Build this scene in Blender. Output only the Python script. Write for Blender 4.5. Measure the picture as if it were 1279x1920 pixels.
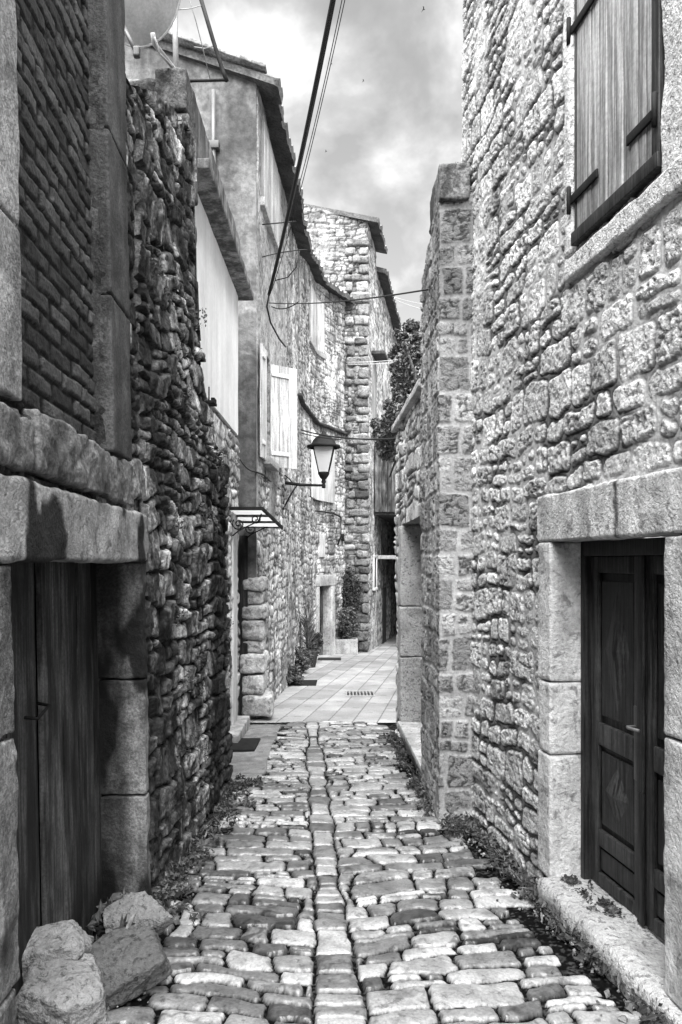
import bpy, math, random
import numpy as np
from math import radians as R
# ------------------------------------------------------------------ camera, world, sun, exposure
for o in list(bpy.data.objects): bpy.data.objects.remove(o)
SC = bpy.context.scene
COL = SC.collection
F = 1450.0; HZ = 1053.0; CZ = 1.7          # focal length in photo pixels, horizon row, eye height
cd = bpy.data.cameras.new('camera'); cam = bpy.data.objects.new('camera', cd); COL.objects.link(cam)
cam.location = (0, 0, CZ); cam.rotation_euler = (R(90), 0, 0)
cd.sensor_fit = 'VERTICAL'; cd.sensor_height = 36.0; cd.lens = 36*F/1920.0
cd.shift_y = (HZ-960)/1920.0; cd.clip_start = .05; cd.clip_end = 2000
SC.camera = cam
SUN_EL, SUN_AZ = 60.0, 184.0               # azimuth the sun stands at, degrees clockwise from +Y
SC.view_settings.view_transform = 'Standard'; SC.view_settings.look = 'None'
SC.view_settings.gamma = 1.0; SC.view_settings.exposure = 2.05
W = bpy.data.worlds.new('World'); SC.world = W; W.use_nodes = True
nt = W.node_tree; nt.nodes.clear()
def nd(t, ty, **k):
    n = t.nodes.new(ty)
    for a, b in k.items():
        if a[0] == '_': n.inputs[int(a[1:])].default_value = b
        else: setattr(n, a, b)
    return n
def ramp(t, stops):
    n = t.nodes.new('ShaderNodeValToRGB'); e = n.color_ramp.elements
    while len(e) > 1: e.remove(e[-1])
    e[0].position = stops[0][0]; e[0].color = (stops[0][1],)*3+(1,)
    for p, v in stops[1:]:
        q = e.new(p); q.color = (v, v, v, 1)
    return n
L_ = nt.links.new
sky = nd(nt, 'ShaderNodeTexSky', sky_type='NISHITA', sun_disc=False, sun_elevation=R(SUN_EL), sun_rotation=R(SUN_AZ))
bw = nd(nt, 'ShaderNodeRGBToBW'); L_(sky.outputs[0], bw.inputs[0])
tc = nd(nt, 'ShaderNodeTexCoord')
mp = nd(nt, 'ShaderNodeMapping'); mp.inputs['Scale'].default_value = (1.0, 1.0, 1.25); mp.inputs['Location'].default_value = (.95, .1, .42)
mp.inputs['Rotation'].default_value = (0, R(24), 0)
L_(tc.outputs['Generated'], mp.inputs[0])
n1 = nd(nt, 'ShaderNodeTexNoise'); n1.inputs['Scale'].default_value = 6.5; n1.inputs['Detail'].default_value = 9; n1.inputs['Roughness'].default_value = .52
n1.inputs['Distortion'].default_value = .1
L_(mp.outputs[0], n1.inputs['Vector'])
r1 = ramp(nt, [(0, .0), (.36, .0), (.45, .12), (.53, .35), (.60, .7), (.68, 1.0)]); L_(n1.outputs[0], r1.inputs[0])
sx = nd(nt, 'ShaderNodeSeparateXYZ'); L_(tc.outputs['Generated'], sx.inputs[0])
rz = ramp(nt, [(0, .9), (.12, .8), (.3, .5), (.42, .22), (.62, .0)]); L_(sx.outputs[2], rz.inputs[0])
mx = nd(nt, 'ShaderNodeMath', operation='MAXIMUM'); 
mm = nd(nt, 'ShaderNodeMath', operation='MULTIPLY', _1=.75); L_(rz.outputs[0], mm.inputs[0])
L_(r1.outputs[0], mx.inputs[0]); L_(mm.outputs[0], mx.inputs[1])
# cloud layer lies over a greyed sky
SKY_BASE, SKY_CLOUD = 1.45, 4.5
bs = nd(nt, 'ShaderNodeMath', operation='MULTIPLY', _1=.10); L_(bw.outputs[0], bs.inputs[0])
ba = nd(nt, 'ShaderNodeMath', operation='ADD', _1=SKY_BASE); L_(bs.outputs[0], ba.inputs[0])
mxx = nd(nt, 'ShaderNodeMapRange'); L_(mx.outputs[0], mxx.inputs[0]); L_(ba.outputs[0], mxx.inputs[3]); mxx.inputs[4].default_value = SKY_CLOUD
bg = nd(nt, 'ShaderNodeBackground'); bg.inputs['Strength'].default_value = .068
L_(mxx.outputs[0], bg.inputs['Color'])
wo = nd(nt, 'ShaderNodeOutputWorld'); L_(bg.outputs[0], wo.inputs[0])
ld = bpy.data.lights.new('sun', 'SUN'); ld.energy = 5.0; ld.angle = R(80); ld.color = (1, 1, 1)
sun = bpy.data.objects.new('sun', ld); COL.objects.link(sun)
sun.rotation_euler = (R(90-SUN_EL), 0, R(-SUN_AZ)+math.pi)
sun.location = (0, 0, 20)
SC.cycles.max_bounces = 6; SC.cycles.diffuse_bounces = 3; SC.cycles.glossy_bounces = 2; SC.cycles.transmission_bounces = 4
# ------------------------------------------------------------------ noise and stone patterns (numpy)
def _h(ix, iy, iz, seed):
    h = (ix.astype(np.int64)*374761393 + iy.astype(np.int64)*668265263 + iz.astype(np.int64)*2147483647*3 + seed*144269) & 0xffffffff
    h = ((h ^ (h >> 13))*1274126177) & 0xffffffff
    h = ((h ^ (h >> 16))*2246822519) & 0xffffffff
    return ((h ^ (h >> 15)) & 0xffffff)/float(0xffffff)
def vnoise(x, y, z=None, seed=0):
    z = np.zeros_like(x) if z is None else z
    ix, iy, iz = np.floor(x), np.floor(y), np.floor(z)
    fx, fy, fz = x-ix, y-iy, z-iz
    fx, fy, fz = fx*fx*(3-2*fx), fy*fy*(3-2*fy), fz*fz*(3-2*fz)
    def c(a, b, d): return _h(ix+a, iy+b, iz+d, seed)
    a = (c(0,0,0)*(1-fx)+c(1,0,0)*fx)*(1-fy) + (c(0,1,0)*(1-fx)+c(1,1,0)*fx)*fy
    if not np.any(fz): return a*2-1
    b = (c(0,0,1)*(1-fx)+c(1,0,1)*fx)*(1-fy) + (c(0,1,1)*(1-fx)+c(1,1,1)*fx)*fy
    return (a*(1-fz)+b*fz)*2-1
def fbm(x, y, z=None, o=3, seed=0, g=.5):
    a, s, f = 1., 0., 1.; out = 0
    for k in range(o):
        out = out + a*vnoise(x*f+17.3*k, y*f-9.1*k, None if z is None else z*f+3.7*k, seed+k*13); s += a; a *= g; f *= 2.03
    return out/s
def ridg(x, y, o=3, seed=0):
    a, s, f = 1., 0., 1.; out = 0
    for k in range(o):
        out = out + a*(1-np.abs(vnoise(x*f+5.3*k, y*f+8.1*k, None, seed+k*7))*2); s += a; a *= .55; f *= 2.1
    return out/s
def sstep(a, b, x):
    t = np.clip((x-a)/(b-a), 0, 1); return t*t*(3-2*t)
def courses(S, T, seed, hr, wr, r=.02, split=.0):
    """irregular courses: distance to the joint, two random numbers per stone, centre offset"""
    rng = np.random.RandomState(seed)
    t0, t1 = T.min()-.5, T.max()+.5; s0, s1 = S.min()-1, S.max()+1
    tb = [t0]
    while tb[-1] < t1: tb.append(tb[-1]+rng.uniform(*hr))
    tb = np.array(tb); row = np.clip(np.searchsorted(tb, T)-1, 0, len(tb)-2)
    lo, hi = tb[row], tb[row+1]
    sl = np.zeros_like(S); sr = np.ones_like(S); idx = np.zeros(S.shape, np.int64)
    for k in np.unique(row):
        m = row == k; sb = [s0-rng.uniform(0, wr[1])]
        f = rng.uniform(.85, 1.2)
        while sb[-1] < s1+1: sb.append(sb[-1]+f*rng.uniform(*wr)**1)
        sb = np.array(sb); i = np.clip(np.searchsorted(sb, S[m])-1, 0, len(sb)-2)
        sl[m], sr[m], idx[m] = sb[i], sb[i+1], i
    ii, rr = idx.astype(float), row.astype(float)
    if split:
        q = _h(ii, rr, ii*0+5, seed); mid = lo+(hi-lo)*(.4+.2*_h(ii, rr, ii*0+6, seed)); sp = (q < split) & ((hi-lo) > hr[0]*1.05)
        up = sp & (T > mid); dn = sp & ~up
        lo = np.where(up, mid, lo); hi = np.where(dn, mid, hi); rr = np.where(up, rr+.5, rr)
        q2 = _h(ii, rr*2, ii*0+7, seed); mids = sl+(sr-sl)*(.35+.3*q2); sp2 = sp & (q2 > .4) & ((sr-sl) > wr[0]*1.3)
        rt = sp2 & (S > mids); lf = sp2 & ~rt
        sl = np.where(rt, mids, sl); sr = np.where(lf, mids, sr); ii = np.where(rt, ii+.5, ii)
    dx = np.minimum(S-sl, sr-S); dy = np.minimum(T-lo, hi-T)
    dx, dy = np.maximum(dx, 0), np.maximum(dy, 0)
    b = np.where((dx < r) & (dy < r), r-np.hypot(r-dx, r-dy), np.minimum(dx, dy))
    h1 = _h(ii*2, rr*2, ii*0, seed+1); h2 = _h(ii*2, rr*2, ii*0+1, seed+2)
    return b, h1, h2, S-(sl+sr)/2, T-(lo+hi)/2
def vor(S, T, seed, cw, ch, jit=.42):
    """jittered rubble cells: distance to the joint, two random numbers per stone"""
    y = T/ch; x = S/cw; iy = np.floor(y)
    f1 = np.full(S.shape, 9.); f2 = f1.copy(); a1 = np.zeros_like(S); a2 = a1.copy()
    for dj in (-1, 0, 1):
        j = iy+dj; xo = x+.5*(j % 2); ix = np.floor(xo)
        for di in (-1, 0, 1):
            i = ix+di; jx = _h(i, j, i*0, seed); jy = _h(i, j, i*0+1, seed)
            px = i+.5+(jx-.5)*2*jit; py = j+.5+(jy-.5)*2*jit
            wgt = .8+.4*_h(i, j, i*0+4, seed)
            ax = np.abs(xo-px); ay = np.abs(y-py)
            d = (ax**2.6+ay**2.6)**(1/2.6)*wgt
            n = d < f1
            f2 = np.where(n, f1, np.minimum(f2, d))
            a1 = np.where(n, _h(i, j, i*0+2, seed), a1); a2 = np.where(n, _h(i, j, i*0+3, seed), a2); f1 = np.where(n, d, f1)
    return (f2-f1)*.5*min(cw, ch), a1, a2
# ------------------------------------------------------------------ materials
MATS = {}
def mat(name, col=None, mott=(6, .7, 1.25), fine=(60, .8, 1.15), spots=None, streak=None, bump=((90, .5, .004),), rough=.85, spec=.3, grain=None, vcol=False):
    """grey procedural material; vertex attribute 'tone' carries each stone's own colour"""
    if name in MATS: return MATS[name]
    m = bpy.data.materials.new(name); m.use_nodes = True; t = m.node_tree; t.nodes.clear(); L = t.links.new
    out = nd(t, 'ShaderNodeOutputMaterial'); p = nd(t, 'ShaderNodeBsdfPrincipled'); L(p.outputs[0], out.inputs[0])
    p.inputs['Roughness'].default_value = rough; p.inputs['Specular IOR Level'].default_value = spec
    co = nd(t, 'ShaderNodeTexCoord').outputs['Object']
    def noise(scale, det=3, vec=co, rg=.55, dist=0):
        n = nd(t, 'ShaderNodeTexNoise'); n.inputs['Scale'].default_value = scale; n.inputs['Detail'].default_value = det
        n.inputs['Roughness'].default_value = rg; n.inputs['Distortion'].default_value = dist; L(vec, n.inputs['Vector']); return n.outputs[0]
    def mapv(src, lo, hi, a=.3, b=.7):
        n = nd(t, 'ShaderNodeMapRange', interpolation_type='SMOOTHSTEP'); L(src, n.inputs[0])
        for i, v in zip((1, 2, 3, 4), (a, b, lo, hi)): n.inputs[i].default_value = v
        return n.outputs[0]
    def mul(a, b):
        n = nd(t, 'ShaderNodeMath', operation='MULTIPLY'); L(a, n.inputs[0])
        if isinstance(b, float): n.inputs[1].default_value = b
        else: L(b, n.inputs[1])
        return n.outputs[0]
    if col is None: v = nd(t, 'ShaderNodeAttribute', attribute_name='tone').outputs['Fac']
    else:
        c = nd(t, 'ShaderNodeValue'); c.outputs[0].default_value = col; v = c.outputs[0]
    v = mul(v, mapv(noise(mott[0], 4, dist=.4), mott[1], mott[2]))
    v = mul(v, mapv(noise(fine[0], 3, rg=.7), fine[1], fine[2], .35, .65))
    fa = nd(t, 'ShaderNodeAttribute', attribute_name='face').outputs['Fac']
    if spots:
        sv = mapv(noise(spots[0], 4, rg=.65, dist=.5), spots[3], 1., spots[1], spots[2])
        ml = nd(t, 'ShaderNodeMapRange'); L(fa, ml.inputs[0]); ml.inputs[3].default_value = 1.; L(sv, ml.inputs[4]); v = mul(v, ml.outputs[0])
    vg = co
    if streak:
        mpn = nd(t, 'ShaderNodeMapping'); mpn.inputs['Scale'].default_value = (streak[0], streak[0], streak[1]); L(co, mpn.inputs[0])
        v = mul(v, mapv(noise(1, 4, mpn.outputs[0], .6), streak[2], streak[3], .38, .62))
    if spots: sp_n = nd(t, 'ShaderNodeMath', operation='MULTIPLY', _1=spec); L(fa, sp_n.inputs[0]); L(sp_n.outputs[0], p.inputs['Specular IOR Level'])
    hs = []
    if grain:
        mpn = nd(t, 'ShaderNodeMapping'); mpn.inputs['Scale'].default_value = grain[0]; L(co, mpn.inputs[0])
        g = noise(1, 5, mpn.outputs[0], .7, .3); v = mul(v, mapv(g, grain[1], grain[2], .36, .64)); hs.append((g, .6, .004))
    cc = nd(t, 'ShaderNodeCombineXYZ')
    for i in range(3): L(v, cc.inputs[i])
    L(cc.outputs[0], p.inputs['Base Color'])
    nrm = None
    for sc, st, di in bump: hs.append((noise(sc, 3, rg=.65, dist=.3), st, di))
    for src, st, di in hs:
        b = nd(t, 'ShaderNodeBump'); b.inputs['Strength'].default_value = st; b.inputs['Distance'].default_value = di
        if spots: mk = nd(t, 'ShaderNodeMapRange'); L(fa, mk.inputs[0]); mk.inputs[3].default_value = st*.25; mk.inputs[4].default_value = st; L(mk.outputs[0], b.inputs['Strength'])
        L(src, b.inputs['Height'])
        if nrm: L(nrm, b.inputs['Normal'])
        nrm = b.outputs[0]
    if nrm: L(nrm, p.inputs['Normal'])
    MATS[name] = m; return m
M_PITTED = mat('pitted pale limestone', mott=(3, .8, 1.15), fine=(45, .8, 1.1), spots=(30, .36, .45, .42), bump=((34, 1, .02), (90, 1, .008)))
M_DARK = mat('blackened limestone', mott=(3.2, .45, 1.45), fine=(55, .6, 1.35), spots=(14, .38, .55, .35), streak=(7, 1.6, .55, 1.3), bump=((30, .9, .012), (95, 1, .006)))
M_FAR = mat('old house rubble', mott=(1.6, .7, 1.2), fine=(22, .7, 1.2), spots=(9, .36, .5, .4), streak=(1.5, .6, .82, 1.12), bump=((18, .9, .02), (60, .8, .008)))
M_TOOL = mat('tooled stone', mott=(4, .72, 1.15), fine=(45, .8, 1.1), spots=(16, .34, .46, .5), streak=(5, .9, .72, 1.1), bump=((50, 1, .012), (130, .8, .003)))
M_TOOLD = mat('stained tooled stone', mott=(4, .6, 1.3), fine=(70, .6, 1.25), spots=(5, .2, .6, .45), streak=(6, 1.5, .6, 1.2), bump=((60, .9, .008), (160, .8, .003)))
M_BRICK = mat('sooty brick', mott=(5, .6, 1.3), fine=(80, .6, 1.3), bump=((60, .9, .006), (140, .8, .003)))
M_COB = mat('worn cobble', mott=(7, .7, 1.2), fine=(70, .75, 1.12), spots=(24, .34, .44, .5), bump=((22, .5, .010), (80, .5, .003)), rough=.30, spec=.75)
M_TILE = mat('paving slab', mott=(1.5, .7, 1.1), fine=(40, .85, 1.08), bump=((60, .4, .003),), rough=.7)
M_PLAST = mat('grey render', mott=(1.3, .5, 1.35), fine=(12, .75, 1.2), spots=(2.2, .33, .46, .6), streak=(3, .35, .7, 1.15), bump=((9, .5, .02), (70, .6, .004)))
M_WPLAST = mat('white render', col=.8, mott=(1.2, .88, 1.05), fine=(20, .95, 1.03), streak=(3, .5, .86, 1.03), bump=((15, .3, .008), (80, .3, .002)))
M_CONC = mat('weathered concrete', mott=(3, .6, 1.3), fine=(35, .7, 1.2), streak=(9, .9, .4, 1.3), bump=((40, .8, .006),))
M_WOODD = mat('blackened plank', mott=(2.5, .5, 1.5), fine=(60, .7, 1.2), streak=(7, 1.3, .25, 2.0), grain=((45, 45, 2.2), .4, 1.6), bump=((120, .4, .002),), rough=.8)
M_WOODB = mat('dark varnished wood', col=None, mott=(3, .7, 1.3), fine=(40, .8, 1.2), grain=((55, 55, 2.5), .3, 1.8), bump=(), rough=.5, spec=.25)
M_WOODG = mat('silvered timber', mott=(2, .8, 1.15), fine=(40, .85, 1.1), grain=((60, 60, 1.8), .42, 1.25), bump=(), rough=.8)
M_WPAINT = mat('white paint', mott=(2.5, .85, 1.05), fine=(30, .9, 1.05), streak=(14, 1.2, .72, 1.05), bump=((40, .3, .002),), rough=.7)
M_IRON = mat('black iron', col=.012, mott=(10, .7, 1.4), fine=(60, .8, 1.2), bump=((90, .4, .002),), rough=.75, spec=.15)
M_METAL = mat('painted metal', mott=(6, .8, 1.15), fine=(50, .9, 1.1), bump=(), rough=.45, spec=.5)
M_ROOF = mat('roof tile', mott=(3, .55, 1.35), fine=(25, .6, 1.3), bump=((30, .9, .01),))
M_SOIL = mat('joint soil', mott=(9, .5, 1.5), fine=(70, .5, 1.6), bump=((60, 1, .02),), rough=.95)
M_LEAF = mat('leaf', mott=(4, .6, 1.4), fine=(25, .7, 1.3), bump=(), rough=.5, spec=.4)
M_BLACK = mat('black rubber', col=.01, mott=(4, .9, 1.1), bump=(), rough=.6)
M_BARK = mat('bark', col=.08, mott=(6, .6, 1.4), grain=((20, 20, 5), .5, 1.4), bump=((40, .8, .01),))
def glass():
    m = bpy.data.materials.new('frosted lantern glass'); m.use_nodes = True; p = m.node_tree.nodes['Principled BSDF']
    p.inputs['Base Color'].default_value = (.9, .9, .9, 1); p.inputs['Roughness'].default_value = .4; p.inputs['Transmission Weight'].default_value = .55
    return m
M_GLASS = glass()
def translucent():
    m = bpy.data.materials.new('translucent canopy sheet'); m.use_nodes = True; t = m.node_tree; p = t.nodes['Principled BSDF']; p.inputs['Base Color'].default_value = (.75, .75, .75, 1); p.inputs['Roughness'].default_value = .6
    tr = nd(t, 'ShaderNodeBsdfTranslucent'); tr.inputs[0].default_value = (.85, .85, .85, 1); mx_ = nd(t, 'ShaderNodeMixShader', _0=.65); t.links.new(p.outputs[0], mx_.inputs[1]); t.links.new(tr.outputs[0], mx_.inputs[2])
    t.links.new(mx_.outputs[0], t.nodes['Material Output'].inputs[0]); return m
M_SHEET = translucent()
# ------------------------------------------------------------------ mesh building
class MB:
    """collects pieces; build() links them as ONE mesh object. Coordinates are camera-height based: z = 0 at eye level."""
    def __init__(s): s.v = []; s.q = []; s.t = []; s.c = []; s.m = []; s.n = 0
    def add(s, v, q=None, tone=.3, t=None, mask=1.):
        v = np.asarray(v, float).reshape(-1, 3)
        if q is not None and len(q): s.q.append(np.asarray(q, np.int64).reshape(-1, 4)+s.n)
        if t is not None and len(t): s.t.append(np.asarray(t, np.int64).reshape(-1, 3)+s.n)
        s.v.append(v); s.c.append(np.broadcast_to(np.asarray(tone, float).ravel() if np.ndim(tone) else tone, (len(v),)).copy()); s.m.append(np.broadcast_to(np.asarray(mask, float).ravel() if np.ndim(mask) else mask, (len(v),)).copy()); s.n += len(v); return s
    def build(s, name, m, parent=None, smooth=True):
        v = np.concatenate(s.v).copy(); v[:, 2] += CZ; c = np.concatenate(s.c)
        if parent is not None:
            pp = parent
            while pp is not None: v -= np.array(pp.location[:]); pp = pp.parent
        q = np.concatenate(s.q) if s.q else np.zeros((0, 4), np.int64); t = np.concatenate(s.t) if s.t else np.zeros((0, 3), np.int64)
        me = bpy.data.meshes.new(name); me.vertices.add(len(v)); me.vertices.foreach_set('co', v.astype(np.float32).ravel())
        me.loops.add(len(q)*4+len(t)*3); me.polygons.add(len(q)+len(t))
        me.loops.foreach_set('vertex_index', np.concatenate([q.ravel(), t.ravel()]).astype(np.int32))
        st = np.concatenate([np.arange(len(q))*4, len(q)*4+np.arange(len(t))*3]).astype(np.int32)
        me.polygons.foreach_set('loop_start', st)
        me.polygons.foreach_set('use_smooth', np.full(len(q)+len(t), bool(smooth)))
        me.update(calc_edges=True); me.validate()
        a = me.attributes.new('tone', 'FLOAT', 'POINT')
        if len(a.data) == len(c): a.data.foreach_set('value', c.astype(np.float32))
        a = me.attributes.new('face', 'FLOAT', 'POINT')
        if len(a.data) == len(c): a.data.foreach_set('value', np.concatenate(s.m).astype(np.float32))
        me.materials.append(m)
        o = bpy.data.objects.new(name, me); COL.objects.link(o)
        if parent is not None: o.parent = parent
        return o
def tag(o, label=None, cat=None, group=None, kind=None):
    if label: o['label'] = label
    if cat: o['category'] = cat
    if group: o['group'] = group
    if kind: o['kind'] = kind
    return o
def thing(name, label, cat, loc, group=None):
    o = bpy.data.objects.new(name, None); COL.objects.link(o); o.location = (loc[0], loc[1], loc[2]+CZ); o.empty_display_size = .2
    return tag(o, label, cat, group, 'thing')
def P(u, v, Y): return ((u-640)/F*Y, Y, (HZ-v)/F*Y)
def gz(Y): return -CZ-.041*min(max(Y, -6), 60)
class Plan:
    """a wall's line on the ground; (s, d, t) = along it, out of it, up"""
    def __init__(s, pts, lean=0., side=1):
        s.p = np.array(pts, float); dd = np.diff(s.p, axis=0); s.l = np.hypot(dd[:, 0], dd[:, 1]); s.s = np.concatenate([[0], np.cumsum(s.l)])
        n = np.stack([dd[:, 1], -dd[:, 0]], 1)/s.l[:, None]*side
        vn = np.concatenate([n[:1], (n[1:]+n[:-1])/2, n[-1:]]); s.n = vn/np.hypot(vn[:, 0], vn[:, 1])[:, None]; s.lean = lean
    def Y(s, y): return float(np.interp(y, s.p[:, 1], s.s))
    def map(s, S, D, T):
        S = np.asarray(S, float); T = np.asarray(T, float); D = D-s.lean*T
        k = np.clip(np.searchsorted(s.s, S, side='right')-1, 0, len(s.l)-1); f = (S-s.s[k])/s.l[k]
        X = s.p[k, 0]+(s.p[k+1, 0]-s.p[k, 0])*f; Yy = s.p[k, 1]+(s.p[k+1, 1]-s.p[k, 1])*f
        fc = np.clip(f, 0, 1); nx = s.n[k, 0]*(1-fc)+s.n[k+1, 0]*fc; ny = s.n[k, 1]*(1-fc)+s.n[k+1, 1]*fc
        return np.stack([X+nx*D, Yy+ny*D, T+0*X], -1)
def grid(mb, V, tone, keep=None, mask=1.):
    n, m = V.shape[:2]; ix = np.arange(n*m).reshape(n, m)
    q = np.stack([ix[:-1, :-1], ix[1:, :-1], ix[1:, 1:], ix[:-1, 1:]], -1)
    if keep is not None: q = q[keep]
    mb.add(V.reshape(-1, 3), q.reshape(-1, 4), tone=np.broadcast_to(tone, (n, m)).ravel(), mask=np.broadcast_to(mask, (n, m)).ravel()); return q.reshape(-1, 4)
def axis(a, b, res, cuts=()):
    pts = sorted({a, b, *[c for c in cuts if a < c < b]}); out = []
    for x, y in zip(pts[:-1], pts[1:]):
        k = max(1, int(round((y-x)/res))); out += list(np.linspace(x, y, k+1)[:-1])
    return np.array(out+[pts[-1]])
def wall(mb, plan, s0, s1, t0, t1, res, pat, holes=(), top=None, thick=.3, edge=.25, rt=None):
    ss = axis(s0, s1, res, [h[0] for h in holes]+[h[1] for h in holes]); tt = axis(t0, t1, rt or res, [h[2] for h in holes]+[h[3] for h in holes])
    S, T = np.meshgrid(ss, tt, indexing='ij'); pr = pat(S, T); Hh, A = pr[0], pr[1]; Mk = pr[2] if len(pr) > 2 else 1.
    Tm = T if top is None else np.minimum(T, top(S))
    V = plan.map(S, Hh, Tm)
    sc, tc_ = (ss[1:]+ss[:-1])/2, (tt[1:]+tt[:-1])/2; SCc, TCc = np.meshgrid(sc, tc_, indexing='ij'); keep = np.ones(SCc.shape, bool)
    for h in holes: keep &= ~((SCc > h[0]) & (SCc < h[1]) & (TCc > h[2]) & (TCc < h[3]))
    if top is not None: keep &= (Tm[:-1, 1:]-Tm[:-1, :-1] > 1e-5) | (Tm[1:, 1:]-Tm[1:, :-1] > 1e-5)
    q = grid(mb, V, A, keep, Mk)
    # solid edges: every open border is carried back into the wall
    e = np.concatenate([q[:, [0, 1]], q[:, [1, 2]], q[:, [2, 3]], q[:, [3, 0]]]); k = np.sort(e, 1); key = k[:, 0]*np.int64(V.shape[0]*V.shape[1]+1)+k[:, 1]
    _, inv, cnt = np.unique(key, return_inverse=True, return_counts=True); be = e[cnt[inv.ravel()] == 1]
    vs = np.unique(be); B = plan.map(S.ravel()[vs], Hh.ravel()[vs]*0-thick, Tm.ravel()[vs]); Fv = V.reshape(-1, 3)[vs]
    loc = {int(a): i for i, a in enumerate(vs)}; n = len(vs)
    qq = [[loc[int(a)], loc[int(b)], loc[int(b)]+n, loc[int(a)]+n] for a, b in be]
    mb.add(np.concatenate([Fv, B]), qq, tone=edge)
    # back face
    bk = np.array([[s0, t0], [s1, t0], [s1, t1], [s0, t1]])
    sb = axis(s0, s1, 1.0); tb2 = [float(np.min(top(np.array([x])))) if top is not None else t1 for x in sb]
    Bv = plan.map(np.repeat(sb, 2), np.full(len(sb)*2, -thick-.002), np.stack([np.full(len(sb), t0), np.array(tb2)], 1).ravel())
    if not holes: mb.add(Bv, [[2*i, 2*i+2, 2*i+3, 2*i+1] for i in range(len(sb)-1)], tone=edge)
    return mb
def by_side(pieces, mid):
    return [[q for q in pieces if q[0] < mid], [q for q in pieces if q[0] >= mid]]
def rbox(mb, a, b, tone=.3, r=.01, n=2, rough=0., f=8., seed=0, plan=None, xf=None, skew=0.):
    """block with rounded edges between corners a and b, surface roughened; in world or in a wall's (s, d, t)"""
    a = np.array(a, float); b = np.array(b, float); c = (a+b)/2; h = np.abs(b-a)/2; r = min(r, h.min()*.98)
    key = (n, r > .0)
    vs, qs, k0 = [], [], 0
    size = 2*h
    def ax(L):
        k = max(1, min(n, int(math.ceil(n*L/size.max())))); x = np.linspace(-1, 1, k+1); return x
    for d in range(3):
        e1, e2 = (d+1) % 3, (d+2) % 3
        for sg in (-1, 1):
            def lin(i):
                x = ax(size[i])*h[i]; inner = h[i]-r
                return np.unique(np.concatenate([[-h[i], -h[i]+r*.4, -inner], x[(x > -inner) & (x < inner)], [inner, h[i]-r*.4, h[i]]]).round(6))
            U, Vv = np.meshgrid(lin(e1), lin(e2), indexing='ij'); p = np.zeros(U.shape+(3,)); p[..., d] = sg*h[d]; p[..., e1] = U; p[..., e2] = Vv
            m, k = U.shape; ix = np.arange(m*k).reshape(m, k)+k0; q = np.stack([ix[:-1, :-1], ix[1:, :-1], ix[1:, 1:], ix[:-1, 1:]], -1).reshape(-1, 4)
            if sg < 0: q = q[:, ::-1]
            vs.append(p.reshape(-1, 3)); qs.append(q); k0 += m*k
    p = np.concatenate(vs); q = np.concatenate(qs)
    _, i1, inv = np.unique((p*1e5).round().astype(np.int64), axis=0, return_index=True, return_inverse=True); p = p[i1]; q = inv.ravel()[q]
    core = np.clip(p, -(h-r), h-r); dv = p-core; L = np.linalg.norm(dv, axis=1, keepdims=True); L[L == 0] = 1; dr = dv/L
    p = core+dr*r
    if rough:
        w = p+c; nz = fbm(w[:, 0]*f+seed*3.1, w[:, 1]*f, w[:, 2]*f, 3, seed+5); p = p+dr*(nz*rough)[:, None]
        w2 = fbm(w[:, 0]*2.3+seed, w[:, 1]*2.3, w[:, 2]*2.3, 1, seed+50); p = p*(1+skew*w2[:, None])
    p = p+c
    if callable(tone): tone = tone(p)
    if xf is not None: p = xf(p)
    if plan is not None: p = plan.map(p[:, 0], p[:, 1], p[:, 2])
    mb.add(p, q, tone=tone); return mb
def box(mb, a, b, tone=.3, plan=None, xf=None, r=.004): return rbox(mb, a, b, tone, r, 1, plan=plan, xf=xf)
def tube(mb, pts, rad, tone=.05, sides=6, cap=True):
    pts = np.array(pts, float); n = len(pts); rad = np.broadcast_to(rad, (n,))
    tg = np.gradient(pts, axis=0); tg /= np.linalg.norm(tg, axis=1, keepdims=True)+1e-9
    up = np.array([0, 0, 1.]) if abs(tg[:, 2]).mean() < .85 else np.array([1., 0, 0])
    s = np.cross(tg, up); s /= np.linalg.norm(s, axis=1, keepdims=True)+1e-9; u = np.cross(s, tg)
    a = np.arange(sides)/sides*2*np.pi
    V = pts[:, None]+rad[:, None, None]*(np.cos(a)[None, :, None]*s[:, None]+np.sin(a)[None, :, None]*u[:, None])
    q = []
    for i in range(n-1):
        for j in range(sides): q.append([i*sides+j, i*sides+(j+1) % sides, (i+1)*sides+(j+1) % sides, (i+1)*sides+j])
    v = V.reshape(-1, 3); t = []
    if cap:
        v = np.concatenate([v, pts[:1], pts[-1:]]); k = n*sides
        for j in range(sides): t += [[k, (j+1) % sides, j], [k+1, (n-1)*sides+j, (n-1)*sides+(j+1) % sides]]
    mb.add(v, q, tone=tone, t=t); return mb
def lathe(mb, c, prof, tone=.05, sides=12, sq=False):
    """profile [(radius, z)] turned about z at c"""
    a = np.arange(sides)/sides*2*np.pi+(np.pi/4 if sides == 4 else 0)
    V = np.array([[(c[0]+r*math.cos(x), c[1]+r*math.sin(x), c[2]+z) for x in a] for r, z in prof]); n = len(prof)
    q = [[i*sides+j, i*sides+(j+1) % sides, (i+1)*sides+(j+1) % sides, (i+1)*sides+j] for i in range(n-1) for j in range(sides)]
    mb.add(V.reshape(-1, 3), q, tone=tone); return mb
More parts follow.
